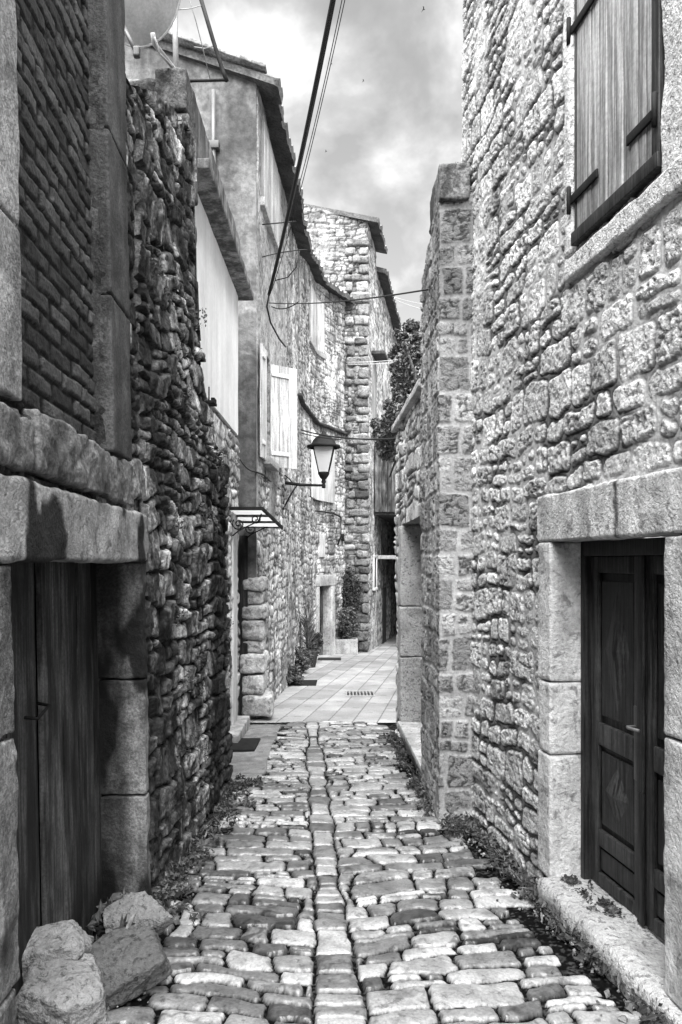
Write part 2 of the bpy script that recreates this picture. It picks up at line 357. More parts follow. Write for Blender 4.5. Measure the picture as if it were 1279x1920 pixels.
def leaves(mb, cen, size, seed=0, tone=(.03, .1), flat=.0, long=1.6):
    rng = np.random.RandomState(seed); n = len(cen); cen = np.asarray(cen, float)
    d = rng.normal(size=(n, 3)); d /= np.linalg.norm(d, axis=1, keepdims=True); e = rng.normal(size=(n, 3)); e[:, 2] *= 1-flat; d[:, 2] *= 1-flat
    d /= np.linalg.norm(d, axis=1, keepdims=True)+1e-9
    e -= d*(e*d).sum(1)[:, None]; e /= np.linalg.norm(e, axis=1, keepdims=True)+1e-9; f = np.cross(d, e)
    s = size*rng.uniform(.6, 1.4, (n, 1)); l = s*long
    V = np.stack([cen-d*l*.5, cen+e*s*.42+f*s*.12, cen+d*l*.5, cen-e*s*.42+f*s*.12], 1)
    ix = np.arange(n)*4; t = np.concatenate([np.stack([ix, ix+1, ix+2], 1), np.stack([ix, ix+2, ix+3], 1)])
    mb.add(V.reshape(-1, 3), None, tone=np.repeat(rng.uniform(tone[0], tone[1], n), 4), t=t); return mb
def clump(rng, c, rad, n):
    p = rng.normal(size=(n, 3)); p /= np.linalg.norm(p, axis=1, keepdims=True); p *= rng.uniform(.25, 1, (n, 1))**.6; return np.array(c)+p*np.array(rad)
# ------------------------------------------------------------------ stone surfaces
def warp(S, T, a, f, seed): return S+a*fbm(S*f, T*f, o=2, seed=seed), T+a*fbm(S*f+31, T*f, o=2, seed=seed+1)
def worms(S, T, f, seed, lo=.42, hi=.66):
    """sharp carved pits left by weathering"""
    u, v = S+.012*vnoise(S*31, T*31, seed=seed+1), T+.012*vnoise(S*31+9, T*31, seed=seed+2)
    return sstep(lo, hi, ridg(u*f, v*f*1.25, 2, seed))
def pat_right(S, T):
    s, t = warp(S, T, .06, 1.9, 11); s, t = warp(s, t, .026, 7, 13); s, t = warp(s, t, .008, 26, 15)
    b, h1, h2, cx, cy = courses(s, t, 4, (.125, .235), (.14, .38), .05, .42)
    g = fbm(S*10, T*10, o=2, seed=19); b0 = b-.007-.006*h1; b = b0-.005*g; k = sstep(0, .013, b)
    up = sstep(.4, 1.8, T+.6*fbm(S*.9, T*.9, seed=3))
    fl = sstep(-.1, .25, fbm(S*3.1, T*3.1, o=2, seed=17))          # joints flush with pointing here, open there
    hi = (.004+.010*h1)*(1-.3*up)+.05*(h2-.5)*cy+.08*(h1-.5)*cx
    w = worms(S, T, 21, 21); lum = fbm(S*13, T*13, o=3, seed=24)
    h = k*(hi+.007*lum-.007*w*(.4+h1)+.003*vnoise(S*70, T*70, seed=23)*1)+(1-k)*(-.006*(1-fl)+.003*g)-.007*np.exp(-(b/.004)**2)*(1-.6*fl)
    h = h-.014+.012*fbm(S*1.1, T*1.1, o=2, seed=27)
    ck = k*sstep(.15, .75, h1+.5*fbm(S*2, T*2, seed=26))*(1-.35*up)
    tone = np.where(k > .5, .40+.36*h2, .16+.34*fl)*(1+.12*fbm(S*3, T*3, o=2, seed=28))
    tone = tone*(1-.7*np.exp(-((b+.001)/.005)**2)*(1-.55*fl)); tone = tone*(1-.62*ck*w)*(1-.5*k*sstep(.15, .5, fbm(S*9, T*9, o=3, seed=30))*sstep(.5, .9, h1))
    return h, tone, k
def pat_dark(S, T):
    s, t = warp(S, T, .10, 1.8, 41); s, t = warp(s, t, .03, 8, 43); s, t = warp(s, t, .012, 22, 48)
    b, h1, h2, cx, cy = courses(s, t, 45, (.12, .24), (.15, .42), .035, .5); b = b-.006-.004*h1
    k = sstep(0, .010, b); hi = .003+.030*h1+(h2-.5)*.22*cx+(h1-.5)*.28*cy
    w = worms(S, T, 17, 47)
    h = k*hi+k*(fbm(S*9, T*9, o=3, seed=46)*.014-.006*w)+(1-k)*(-.010+.008*fbm(S*20, T*20, o=2, seed=51))
    h = h-.02+.03*fbm(S*1.3, T*1.3, o=2, seed=53)
    d = sstep(-.1, .3, fbm(S*1.6+4, T*.9, o=3, seed=57)); sp = sstep(-.02, .22, fbm(S*7, T*4, o=4, seed=58))
    tone = (.10+.38*h2)*(1-.84*d)*(1-.84*sp)*(1-.5*w*h1); tone = np.where(k > .5, tone, .018+.02*h1)
    return h, tone, k
def pat_rag(S, T, dens=1.):
    s, t = warp(S, T, .1, 1.4, 61); s, t = warp(s, t, .03, 7, 63)
    b, h1, h2, cx, cy = courses(s, t, 65, (.12, .25), (.15, .5), .045, .4)
    b = b-.006; k = sstep(0, .020, b); patch = sstep(.05, .4, fbm(S*.8, T*.8, o=2, seed=67))
    h = k*(.006+.022*h1+.3*(h2-.5)*cy)*(1-.6*patch)+k*fbm(S*9, T*9, o=2, seed=69)*.014+.02*fbm(S, T, o=2, seed=71)
    st = sstep(.0, .3, fbm(S*1.2, T*.5, o=4, seed=73)); sp = sstep(.05, .3, fbm(S*5, T*3.5, o=3, seed=74))
    tone = np.where(k > .5, .34+.36*h2, .13+.22*patch)*(1-.35*st)*(1-.5*sp)
    return h, tone, k
def pat_plast(base, seed, coarse=.01):
    def f(S, T):
        h = coarse*fbm(S*2, T*2, o=3, seed=seed)+coarse*.4*sstep(.1, .2, fbm(S*1.6, T*1.6, o=3, seed=seed+5))
        return h, base*(1-.28*sstep(.1, .22, fbm(S*1.6, T*1.6, o=3, seed=seed+5)))*(1+.15*fbm(S*.8, T*.8, seed=seed+9))
    return f
def pat_brick(S, T):
    s, t = warp(S, T, .008, 5, 81); row = np.floor(t/.076); fr = t-row*.076
    s2 = s+.13*(row % 2)+.02*_h(row, row*0, row*0, 83); i = np.floor(s2/.262); fs = s2-i*.262
    b = np.minimum(np.minimum(fr, .076-fr), np.minimum(fs, .262-fs)*.5)-.006+.004*fbm(S*30, T*30, o=2, seed=84)
    k = sstep(0, .006, b); h1 = _h(i, row, i*0, 85); rec = sstep(.9, .95, _h(i, row, i*0+1, 86))
    h = k*(.007+.008*h1-.008*rec)+k*fbm(S*25, T*25, o=3, seed=87)*.005
    return h, np.where(k > .5, .016+.06*h1, .005)
# ================================================================== GROUND
mb = MB()
ys = np.concatenate([[-60, -20], np.arange(-6, 60, 3.), [60, 120, 400, 1200]]); xs = np.array([-1200, -200, -40, -10, -3, 0, 3, 10, 40, 200, 1200.])
X, Yg = np.meshgrid(xs, ys, indexing='ij'); Z = np.vectorize(gz)(Yg)-.06
grid(mb, np.stack([X, Yg, Z], -1), .16); tag(mb.build('ground', M_SOIL), kind='structure')
LX = lambda Y: np.where(Y < 5.2, -1.10, -1.10+.06*(Y-5.2))            # foot of the left wall
RX = lambda Y: np.where(Y < 5.75, 1.79-.145*Y, .964-.0324*Y-.0)       # foot of the right wall
def spine(Y): return .165-.054*Y
# cobbled lane
ys = [1.2]
while ys[-1] < 10.16: ys.append(ys[-1]+.0048+.0012*max(ys[-1]-2, 0))
ys = np.array(ys); ys[-1] = 10.16; xs = np.arange(-1.55, 1.75, .0062)
X, Yg = np.meshgrid(xs, ys, indexing='ij'); U = X-spine(Yg)
def zone(U, Y, seed, hr, wr):
    u, y = warp(U, Y, .07, 1.9, seed); u, y = warp(u, y, .024, 7, seed+3); u, y = warp(u, y, .006, 24, seed+5)
    return courses(u, y, seed, hr, wr, .032, .16)
sw = .082+.035*fbm(Yg*2.4, Yg*0, o=2, seed=91)+.008*fbm(U*12, Yg*12, o=2, seed=95); sw = sw+.012*(vnoise(np.floor(Yg/.21), Yg*0, seed=92))
bl = zone(U, Yg+.12*U, 101, (.08, .165), (.11, .40)); br = zone(U, Yg-.16*U+.05, 107, (.095, .19), (.12, .37)); bc = zone(U*.0+.02*U, Yg, 111, (.17, .27), (9, 10))
m_c = np.abs(U) < sw; dl = np.abs(np.abs(U)-sw)
pick = lambda i: np.where(m_c, bc[i], np.where(U < 0, bl[i], br[i]))
b = np.minimum(pick(0), dl); b = np.where(b < .02, b, b); h1, h2, cx, cy = pick(1), pick(2), pick(3), pick(4); cx = np.where(m_c, U, cx)
gap = .0050+.005*h1; b = b-gap+.0035*fbm(X*20, Yg*20, o=2, seed=115); k = sstep(-.003, .006, b)
dome = 1-np.exp(-np.clip(b, 0, 1)/.013)
h = k*(.012+.011*dome+(h1-.5)*.008+(h2-.5)*.07*cy+(h1-.5)*.05*cx)+k*(fbm(X*11, Yg*11, o=3, seed=117)*.006+ridg(X*6, Yg*6, 2, 118)*.003)+(1-k)*fbm(X*30, Yg*30, o=2, seed=119)*.008
tone = (.14+.36*h2**1.3)*np.where(h1 > .84, .4, 1.)*(1-.5*sstep(.1, .4, fbm(X*13, Yg*13, o=3, seed=134))*h1)*(1+.18*fbm(X*5, Yg*5, o=2, seed=121))*(1-.6*sstep(.93, .985, 1-np.abs(vnoise(X*7+.6*vnoise(X*19, Yg*19, seed=136), Yg*7, seed=135)))*sstep(.5, .8, h1)); tone = tone*(1-.35*sstep(.25, .6, fbm(X*1.1, Yg*1.1, o=2, seed=122)))
# stones give way to earth beside the walls, and to a cement patch by the white house
lx, rx = LX(Yg)+.14+.05*fbm(Yg*2.5, Yg*0, seed=123), RX(Yg)-np.where(Yg < 5.7, .19, .10)+.04*fbm(Yg*3, Yg*0+9, seed=124)
off = (bl[3] < -9)
inn = (X-.5*0-cx*.9 > lx) & (X-cx*.9 < rx)
k = np.where(inn, k, 0); h = np.where(inn, h, .004*fbm(X*30, Yg*30, o=2, seed=125)+.012*fbm(X*8, Yg*8, o=2, seed=126)); 
soil = .006+.04*sstep(.1, .4, fbm(X*60, Yg*60, o=2, seed=127))
tone = soil+(tone-soil)*sstep(.25, .75, k)
pc = (X < -.72-.03*fbm(Yg*3, X*3, seed=128)-.02*(Yg-7)) & (Yg > 7.0+.2*fbm(X*4, Yg*0, seed=129)) & (Yg < 9.9)
h = np.where(pc, .03+.006*fbm(X*5, Yg*5, o=3, seed=130), h); tone = np.where(pc, .2+.05*fbm(X*6, Yg*6, o=3, seed=131), tone)
crown = .03*(1-((U)/1.3)**2)
Zg = -CZ-.041*Yg+h+crown-.03
mb = MB(); grid(mb, np.stack([X, Yg, Zg], -1), tone, mask=sstep(.3, .8, k)); tag(mb.build('cobbled_lane', M_COB), kind='structure')
# paved square beyond
ys = [10.165]
while ys[-1] < 36: ys.append(ys[-1]+.0025*ys[-1])
ys = np.array(ys); th = math.atan(.145)
xs = np.linspace(-2.2, 6, 900); X, Yg = np.meshgrid(xs, ys, indexing='ij'); A = X*math.cos(th)-Yg*math.sin(th); B = X*math.sin(th)+Yg*math.cos(th)
rng = np.random.RandomState(5); w = .33; i = np.floor(A/w); fa = A-i*w; L1 = .95; bb = B+_h(i, i*0, i*0, 7)*L1; j = np.floor(bb/L1); fb_ = bb-j*L1
b = np.minimum(np.minimum(fa, w-fa), np.minimum(fb_, L1-fb_)); k = sstep(.004, .010, b); hh = _h(i, j, i*0, 9)
tone = np.where(k > .5, .24+.14*hh, .11); tone = tone*(1+.1*fbm(X*1.5, Yg*1.5, o=2, seed=133))
Zp = -CZ-.041*Yg-.006+k*.006
mb = MB(); grid(mb, np.stack([X, Yg, Zp], -1), tone); tag(mb.build('pavement', M_TILE), kind='structure')
# ================================================================== LEFT: blackened house with the bricked-up window
lw = Plan([(-.795, -1.5), (-1.08, 4.2), (-1.045, 5.2), (-.985, 6.72)], lean=.018)
SL = lw.Y
t = thing('old_house', 'soot-dark stone house with a bricked-up window above a wide blackened plank door', 'house', (-1.1, 3, gz(3)))
LH = t
hd = (SL(2.2), SL(4.13), -2.3, 0.04); hb = (SL(2.39), SL(3.53), .5, 2.95)
mb = MB(); wall(mb, lw, 0, SL(4.2), -2.2, 4.4, .012, lambda S, T: (lambda r: (np.minimum(r[0], .012), r[1], r[2]))(pat_dark(S, T)), [hd, hb], top=lambda s: np.where(s > SL(3.94), 2.52, 4.4), thick=.32, edge=.06)
mb.build('wall', M_DARK, t)
mb = MB(); lp_ = Plan(lw.p, lean=lw.lean)
wall(mb, lp_, hb[0]-.02, hb[1]+.02, hb[2]-.02, hb[3]+.02, .008, lambda S, T: (lambda r: (r[0]-.075, r[1]))(pat_brick(S, T)), thick=.2, edge=.05)
mb.build('brick_infill', M_BRICK, t)
def tone_lintel(p):
    s, d, z = p[:, 0], p[:, 1], p[:, 2]; n = fbm(s*9, z*9, d*9, 3, 5)
    st = 1.15*np.exp(-((s-SL(2.62))/(.10+.22*(.26-z)))**2)*sstep(.30, .08, z+.12*n)+.5*sstep(.1, .5, fbm(s*4, z*2, None, 4, 15))*sstep(.05, .24, z)+np.exp(-((s-SL(4.05))/.10)**2)*sstep(.25, .0, z-.1+.1*n)*1.0+.8*np.exp(-((s-SL(2.4))/.05)**2)
    return .34*(1-.97*sstep(.25, .5, st+.35*n))*(1+.25*n)
mb = MB(); rbox(mb, (SL(1.4), -.15, .0), (SL(4.24), .03, .255), tone_lintel, .015, 150, .014, 9, 3, lw); mb.build('lintel', M_TOOL, t)
mb = MB(); rbox(mb, (SL(1.1), -.12, .285), (SL(2.45), .03, .45), .13, .012, 120, .022, 13, 7, lw); rbox(mb, (SL(2.47), -.12, .285), (SL(3.4), .035, .49), .15, .012, 110, .028, 12, 9, lw); rbox(mb, (SL(3.42), -.12, .28), (SL(3.93), .02, .49), .17, .012, 80, .024, 12, 19, lw)
mb.build('window_sill', M_TOOLD, t)
f = MB()
for a, b_, z0, z1, tn in ((3.53, 3.92, .505, 1.22, .07), (3.53, 3.92, 1.23, 1.98, .06), (3.53, 3.92, 1.99, 3.0, .065), (1.6, 2.39, .49, 1.02, .26), (1.6, 2.39, 1.03, 1.75, .30), (1.6, 2.39, 1.76, 3.0, .28)):
    rbox(f, (SL(a), -.16, z0), (SL(b_), .02, z1), tn, .012, 40, .008, 8, int(z0*9), lw)
rbox(f, (SL(1.5), -.16, 3.01), (SL(3.92), .03, 3.3), .13, .012, 40, .008, 8, 3, lw)
f.build('window_frame', M_TOOLD, t)
for side in by_side(((4.09, 4.185, -.62, -.005, .17), (4.09, 4.19, -1.235, -.63, .17), (4.09, 4.18, -2.1, -1.245, .14), (1.7, 2.26, -.5, -.01, .13), (1.7, 2.27, -1.22, -.51, .17), (1.7, 2.24, -2.1, -1.23, .15)), 3):
    f = MB()
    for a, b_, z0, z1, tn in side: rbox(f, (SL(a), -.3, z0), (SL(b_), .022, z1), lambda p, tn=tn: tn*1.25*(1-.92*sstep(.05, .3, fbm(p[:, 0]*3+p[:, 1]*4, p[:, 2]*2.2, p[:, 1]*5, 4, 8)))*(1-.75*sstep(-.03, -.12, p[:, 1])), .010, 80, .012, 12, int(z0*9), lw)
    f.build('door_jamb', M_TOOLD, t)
d = MB(); rng = random.Random(4); y = 2.22
for k, wd in enumerate((.28, .33, .34, .27, .25, .28, .22)):
    y1 = min(y+wd, 4.2); rbox(d, (SL(y)+.016, -.232, -1.86), (SL(y1)-.016, -.212+rng.uniform(-.012, .010), -.0), .018+.026*rng.random(), .006, 8, .004, 5, k, lw); y = y1
rbox(d, (SL(2.2), -.31, -1.95), (SL(4.2), -.285, 0), .002, .003, 1, plan=lw)  # near-black sheet behind the planks, giving their gaps a painted shade
DOOR = d.build('plank_door', M_WOODD, t)
d = MB(); tube(d, [lw.map(SL(2.98), -.21, -.60), lw.map(SL(2.98), -.16, -.605), lw.map(SL(3.12), -.16, -.58), lw.map(SL(3.12), -.21, -.57)], .007, .02); d.build('latch', M_IRON, DOOR)
d = MB(); rbox(d, (SL(2.26), -.21, -1.02), (SL(2.52), -.16, -.97), .14, .02, 8, .006, 9, 2, xf=lambda p: p+np.stack([0*p[:, 0], 0*p[:, 0], (p[:, 0]-SL(2.26))*.38], 1), plan=lw); d.build('door_bar', M_WOODG, DOOR)
# ------------------------------------------------------------------ ruined stretch of wall
t = thing('ruined_wall', 'ragged dark rubble wall, broken off at the top, beside the plank-door house', 'wall', (-1.1, 5.4, gz(5.4)))
def topf(s):
    y = np.interp(s, lw.s, lw.p[:, 1]); return np.interp(y, [4.2, 5.4, 5.6, 5.64, 5.9, 6.25, 6.72], [2.6, 3.05, 3.15, 1.62, 1.2, .98, .8])+.05*vnoise(y*7, y*0, seed=9)
mb = MB(); wall(mb, lw, SL(4.2), SL(6.72), -2.4, 3.3, .010, lambda S, T: (lambda r: (r[0]+.02, r[1]*1.15, r[2]))(pat_dark(S, T)), top=topf, thick=.4, edge=.1); mb.build('rubble', M_DARK, t)
f = MB()
rbox(f, (-1.9, 5.75, 2.0), (-1.33, 6.05, 3.6), .05, .05, 30, .03, 5, 1); rbox(f, (-1.37, 5.68, 3.33), (-1.135, 6.05, 3.63), .09, .02, 20, .012, 9, 2)
rbox(f, (-1.36, 5.7, 2.78), (-1.12, 6.05, 3.31), .12, .02, 20, .015, 9, 3); rbox(f, (-1.38, 5.66, 1.5), (-1.13, 6.05, 2.76), .12, .03, 30, .03, 6, 4)
f.build('corner_block', M_DARK, t)
f = MB(); box(f, (-1.16, 6.1, 1.25), (-1.0, 6.24, 1.275), .02); tube(f, [(-1.05, 6.15, 1.26), (-1.05, 6.15, 1.39)], .006, .02); box(f, (-1.03, 6.12, 1.275), (-1.0, 6.22, 1.30), .02)
f.build('iron_bracket', M_IRON, t)
# ------------------------------------------------------------------ white rendered house with flat eave
t = thing('white_house', 'low house with white rendered upper wall under a thin projecting slab eave', 'house', (-1.35, 8.5, gz(8.5)))
WH = t; wp = Plan([(-1.3, 5.9), (-1.3, 10.45)]); S = wp.Y
mb = MB(); wall(mb, wp, 0, S(9.78), -2.5, 1.54, .022, lambda S_, T_: (lambda r: (r[0], r[1]*1.15, r[2]))(pat_rag(S_, T_)), thick=.35, edge=.4); mb.build('stone_base', M_FAR, t)
mb = MB(); wall(mb, wp, 0, S(9.5), 1.55, 3.26, .05, lambda S_, T_: (.035+.004*fbm(S_*3, T_*3, seed=3), .7+0*S_), thick=.3, edge=.5); mb.build('rendered_wall', M_WPLAST, t)
mb = MB(); wall(mb, wp, S(6.38), S(9.62), 3.36, 3.98, .04, lambda S_, T_: (.05+.01*fbm(S_*6, T_*3, seed=4), .13+.08*fbm(S_*9, T_*.8, seed=5)), thick=.5, edge=.12); mb.build('parapet', M_CONC, t)
f = MB(); rbox(f, (S(6.4), -.3, 3.255), (S(9.66), .215, 3.345), .16, .012, 50, .01, 8, 3, wp); f.build('eave_slab', M_CONC, t)
f = MB(); rbox(f, (S(9.12), -.1, -2.4), (S(9.5), .03, .62), .62, .01, 10, plan=wp); f.build('door_jamb', M_WPAINT, t)
f = MB(); rbox(f, (S(8.55), -.2, -2.2), (S(9.7), .16, -1.93), .4, .012, 12, .006, 9, 2, wp); f.build('doorstep', M_TOOL, t)
f = MB(); rbox(f, (-1.37, 10.36, -2.25), (-1.25, 10.40, .35), .012, .005, 4); f.build('door', M_WOODD, t)  # dark strip standing in for the shade of the door gap
f = MB(); rbox(f, (-2.2, 9.45, -2.4), (-1.62, 10.5, 3.2), .3, .01, 6); f.build('end_wall', M_PLAST, t)
# canopy of boards on scrolled iron
t = thing('door_canopy', 'striped pale canopy on scrolled iron brackets above the white-framed doorway', 'canopy', (-1.3, 9.6, .5))
f = MB()
def cxf(p):
    q = p.copy(); q[:, 2] -= .10*(p[:, 1]-8.95); q[:, 0] += .07*(p[:, 1]-8.95)*(p[:, 0]+1.3)/.38; return q
for k in range(3): f = MB(); rbox(f, (-1.3, 9.0+.5*k, .60), (-.92, 9.0+.5*k+.3, .606), .7, .002, 3, xf=cxf); f.build('sheet', M_SHEET, t)
for k in range(3): f = MB(); rbox(f, (-1.3, 9.302+.5*k-.5*(k == 2)*0, .60), (-.92, 9.302+.5*k+(.196 if k < 2 else .15), .618), .08, .004, 3, xf=cxf); f.build('slat', M_WOODD, t)
f = MB(); rbox(f, (-.915, 8.92, .585), (-.895, 10.46, .63), .02, .004, 3, xf=cxf); rbox(f, (-1.29, 8.915, .59), (-.90, 8.935, .63), .02, .004, 3, xf=cxf); f.build('edge_frame', M_IRON, t)
for yy in (9.05, 10.3):
    f = MB(); a = np.linspace(0, 1, 26)
    def sp(cx, cz, r0, turns, a0): return [(cx+(r0*(1-x*.8))*math.cos(a0+x*turns*6.283), yy, cz+(r0*(1-x*.8))*math.sin(a0+x*turns*6.283)) for x in a]
    tube(f, sp(-1.2, .44, .075, 1.5, 2.4), .008, .02, 5); tube(f, sp(-1.0, .50, .06, -1.4, .6), .008, .02, 5); tube(f, [(-1.27, yy, .3), (-1.2, yy, .36), (-1.08, yy, .42), (-.97, yy, .47), (-.93, yy, .56)], .008, .02, 5)
    f.build('scroll_bracket', M_IRON, t)
# ------------------------------------------------------------------ roofs
def roof(plan, s0, s1, zf, over, back, slope, name, parent, wl=.21, tone=(.10, .3), seed=3, thick=.07):
    ss = np.arange(s0, s1, .03); dd = np.array([over, over-.01, over-.12, over-.35, over-.8, over-1.4, -back]); S_, D = np.meshgrid(ss, dd, indexing='ij')
    ph = 2*np.pi*S_/wl; c = np.abs(np.cos(ph/2)); i = np.floor(S_/wl+.5); j = _h(i, i*0, i*0, seed)
    D = D+np.where(D > over-.02, .07*(j-.5), 0)
    Z = zf(S_)+(over-D)*slope+.075*c+.03*j; V = plan.map(S_, D, Z*0); V[..., 2] = Z
    mb = MB(); grid(mb, V, tone[0]+(tone[1]-tone[0])*_h(i, np.floor(D/.4), i*0, seed+1))
    Z2 = zf(S_)+(over-D)*slope-thick+.012*fbm(S_*4, D*4, seed=2); V2 = plan.map(S_, D-.02, Z*0); V2[..., 2] = Z2; grid(mb, V2, .05)
    n, m = S_.shape; ix = np.arange(n*m).reshape(n, m); e = np.concatenate([V[:, 0], V2[:, 0]]); mb.add(e, [[a, a+1, n+a+1, n+a] for a in range(n-1)], tone=.09)
    for r_ in (0, -1): e = np.concatenate([V[r_], V2[r_]]); mb.add(e, [[a, a+1, m+a+1, m+a] for a in range(m-1)], tone=.09)
    return mb.build(name, M_ROOF, parent, smooth=True)
# ------------------------------------------------------------------ tall grey rendered house
fp = Plan([(-1.15, 10.5), (-1.08, 12), (-1.0, 13.5), (-1.0, 15.5), (-.95, 18), (-.68, 20.5), (.1, 22.3)]); S = fp.Y
def eave(s): y = np.interp(s, fp.s, fp.p[:, 1]); return np.interp(y, [10.5, 13, 15.5, 17, 19, 22.3], [6.46, 6.45, 6.62, 6.88, 7.34, 7.46])
t = thing('grey_rendered_house', 'tall grey rendered house with a bare gable end and one open plank shutter', 'house', (-1.3, 12, gz(12)))
GH = t
gp = Plan([(-5.5, 10.5), (-1.15, 10.5)])
def gtop(s): x = -5.5+s; return 6.5+.345*np.minimum(-1.15-x, 2.2)-.345*np.maximum(-1.15-x-2.2, 0)
mb = MB(); wall(mb, gp, 0, 4.35, -2.6, 7.6, .03, lambda S_, T_: (lambda r: (r[0], r[1]*(1-.55*sstep(-3.2+2.6, .5, -.0*T_+fbm(S_*1.1, T_*.5, seed=77))*sstep(2.2, 0, np.abs(T_-1.6)))))(pat_plast(.155, 141, .025)(S_, T_)), top=gtop, thick=.3, edge=.2); mb.build('gable_wall', M_PLAST, t)
wn = (S(11.05), S(11.75), 1.5, 3.05)
def pat_gh(S_, T_):
    a = pat_plast(.36, 151, .03)(S_, T_); r = pat_rag(S_, T_); k = sstep(-.25, .25, .9-T_*.9+1.6*fbm(S_*1.2, T_*.9, o=3, seed=155)+.6*sstep(1.5, 3, S_))
    return a[0]*(1-k)+(r[0]+.0)*k, a[1]*(1-k)+r[1]*1.1*k
mb = MB(); wall(mb, fp, S(10.53), S(14.0), -2.6, 6.6, .024, pat_gh, [wn], top=lambda s: eave(s)+.02, thick=.3, edge=.3); mb.build('front_wall', M_FAR, t)
RF = roof(fp, -.12, S(14.0), eave, .30, 2.4, .345, 'roof', t, seed=3)
f = MB(); s_ = np.arange(0, 2.4, .32)
for k, dd in enumerate(s_): 
    x = -1.0-dd; z = 6.58+.345*(-.9-x-.12)
    rbox(f, (x-.36, 10.3, z), (x, 10.62, z+.055), .16+.12*rng.random(), .015, 5, .006, 8, k, xf=lambda p, x=x: p+np.stack([0*p[:, 0], 0*p[:, 0], -.345*(p[:, 0]-x)+.01], 1))
f.build('verge_tile', M_ROOF, RF)
f = MB(); q = random.Random(8)
for v0, v1 in ((1084, 1108), (1109, 1133), (1135, 1161), (1163, 1199), (1200, 1224), (1226, 1263), (1265, 1302), (1304, 1342)):
    w_ = -1.02+q.uniform(-.03, .06)+(.09 if v0 > 1290 else 0)
    rbox(f, (-1.34+q.uniform(-.02, .02), 10.36+q.uniform(-.03, .02)-(.06 if v0 > 1290 else 0), (HZ-v1)/F*10.4), (w_, 10.9, (HZ-v0)/F*10.4), .26+.2*q.random(), .045, 18, .03, 6, v0, skew=.05)
f.build('corner_quoin', M_FAR, t)
def leaf_board(mb, plan, s0, s1, z0, z1, d0, d1, n, tone, xf=None, q=random.Random(3)):
    w_ = (s1-s0)/n
    for k in range(n): rbox(mb, (s0+k*w_+.004, d0, z0), (s0+(k+1)*w_-.004, d1+q.uniform(-.003, .003), z1), tone*(.72+.5*q.random()), .003, 2, plan=plan, xf=xf)
def shutter_window(plan, Y0, Y1, z0, z1, parent, tone=.45, n=4, m=M_WOODG, ledge=.12):
    a, b_ = plan.Y(Y0), plan.Y(Y1); f = MB()
    rbox(f, (a-.1, -.05, z0-ledge), (b_+.1, .07, z0-.0), .42, .01, 8, .006, 8, 1, plan); W_ = tag(f.build('window_sill', M_TOOL, parent))
    mid = (a+b_)/2
    for u0, u1 in ((a, mid-.005), (mid+.005, b_)):
        f = MB(); leaf_board(f, plan, u0, u1, z0+.01, z1, .03, .06, n, tone); f.build('shutter', m, parent)
    f = MB(); rbox(f, (a-.05, .0, z1), (b_+.05, .05, z1+.07), .3, .006, 4, plan=plan); rbox(f, (a-.05, .0, z0), (a, .05, z1), .3, .006, 4, plan=plan); rbox(f, (b_, .0, z0), (b_+.05, .05, z1), .3, .006, 4, plan=plan); f.build('window_frame', M_WPAINT, parent)
shutter_window(fp, 10.9, 12.6, 5.1, 6.2, t, .5)
f = MB(); box(f, (wn[0], -.2, 1.5), (wn[1], -.17, 3.05), .02, fp); f.build('window_pane', M_BLACK, t)
f = MB(); rbox(f, (wn[0]-.12, -.1, 1.38), (wn[1]+.12, .14, 1.49), .4, .01, 8, .006, 8, 1, fp); f.build('window_sill', M_TOOL, t)
sh = Plan([(-1.08, 11.75), (-.69, 12.08)])
def shutter(plan, s0, s1, name='open_shutter'):
    f = MB(); q = random.Random(5); n = 3; w_ = (s1-s0)/n
    for k in range(n): rbox(f, (s0+k*w_+.004, -.015, 1.44), (s0+(k+1)*w_-.004, .015, 3.0), (.56, .48, .6)[k], .003, 2, plan=plan)
    o = f.build(name, M_WOODG, t)
    for z in (1.62, 2.82): f = MB(); rbox(f, (s0+.01, .015, z), (s1-.17, .035, z+.06), .7, .004, 2, plan=plan); f.build('batten', M_WPAINT, o)
shutter(sh, 0, sh.s[-1])
shutter(Plan([(-1.10, 10.62), (-1.07, 11.02)]), 0, .4)
f = MB(); rbox(f, (S(12.7), 0, 2.75), (S(13.1), .12, 3.2), .012, .05, 8, .04, 8, 2, fp); f.build('small_iron_box', M_IRON, t)  # small dark iron box on the wall, use unknown
f = MB(); rbox(f, (S(13.85), 0, 1.95), (S(14.0)+.05, .10, 2.12), .015, .01, 4, plan=fp); lathe(f, fp.map(S(13.9), .11, 2.03), [(.0, 0), (.02, 0)], .6); f.build('alarm_box', M_IRON, t)
f = MB(); tube(f, [(-1.72, 10.42, 6.35), (-1.72, 10.42, 5.6), (-1.68, 10.42, 4.2), (-1.66, 10.42, 3.6)], .03, .11, 8); box(f, (-1.78, 10.36, 5.55), (-1.64, 10.5, 5.65), .03); f.build('downpipe', M_METAL, t)
# ------------------------------------------------------------------ stone terrace house beyond
t = thing('stone_terrace_house', 'pale rubble house curving with the lane, low doorway at its foot and closed shutters above', 'house', (-.8, 18, gz(18)))
dr = (S(20.65), S(21.35), -2.8, -.68)
mb = MB(); wall(mb, fp, S(14.0), fp.s[-1]+.02, -2.9, 7.7, .034, lambda S_, T_: (lambda r: (r[0]*1.1, r[1]*1.22*(1-.45*sstep(.2, -1.2, T_)*sstep(-.1, .4, fbm(S_*.9, T_*.9, seed=9)))))(pat_rag(S_+9, T_)), [(dr[0]-.03, dr[1]+.03, -2.9, -.64)], top=lambda s: eave(s)+.02, thick=.3, edge=.35); mb.build('front_wall', M_FAR, t)
roof(fp, S(14.0), fp.s[-1]+.1, eave, .32, 1.6, .345, 'roof', t, seed=5)
shutter_window(fp, 19.35, 20.9, 5.6, 6.95, t, .55)
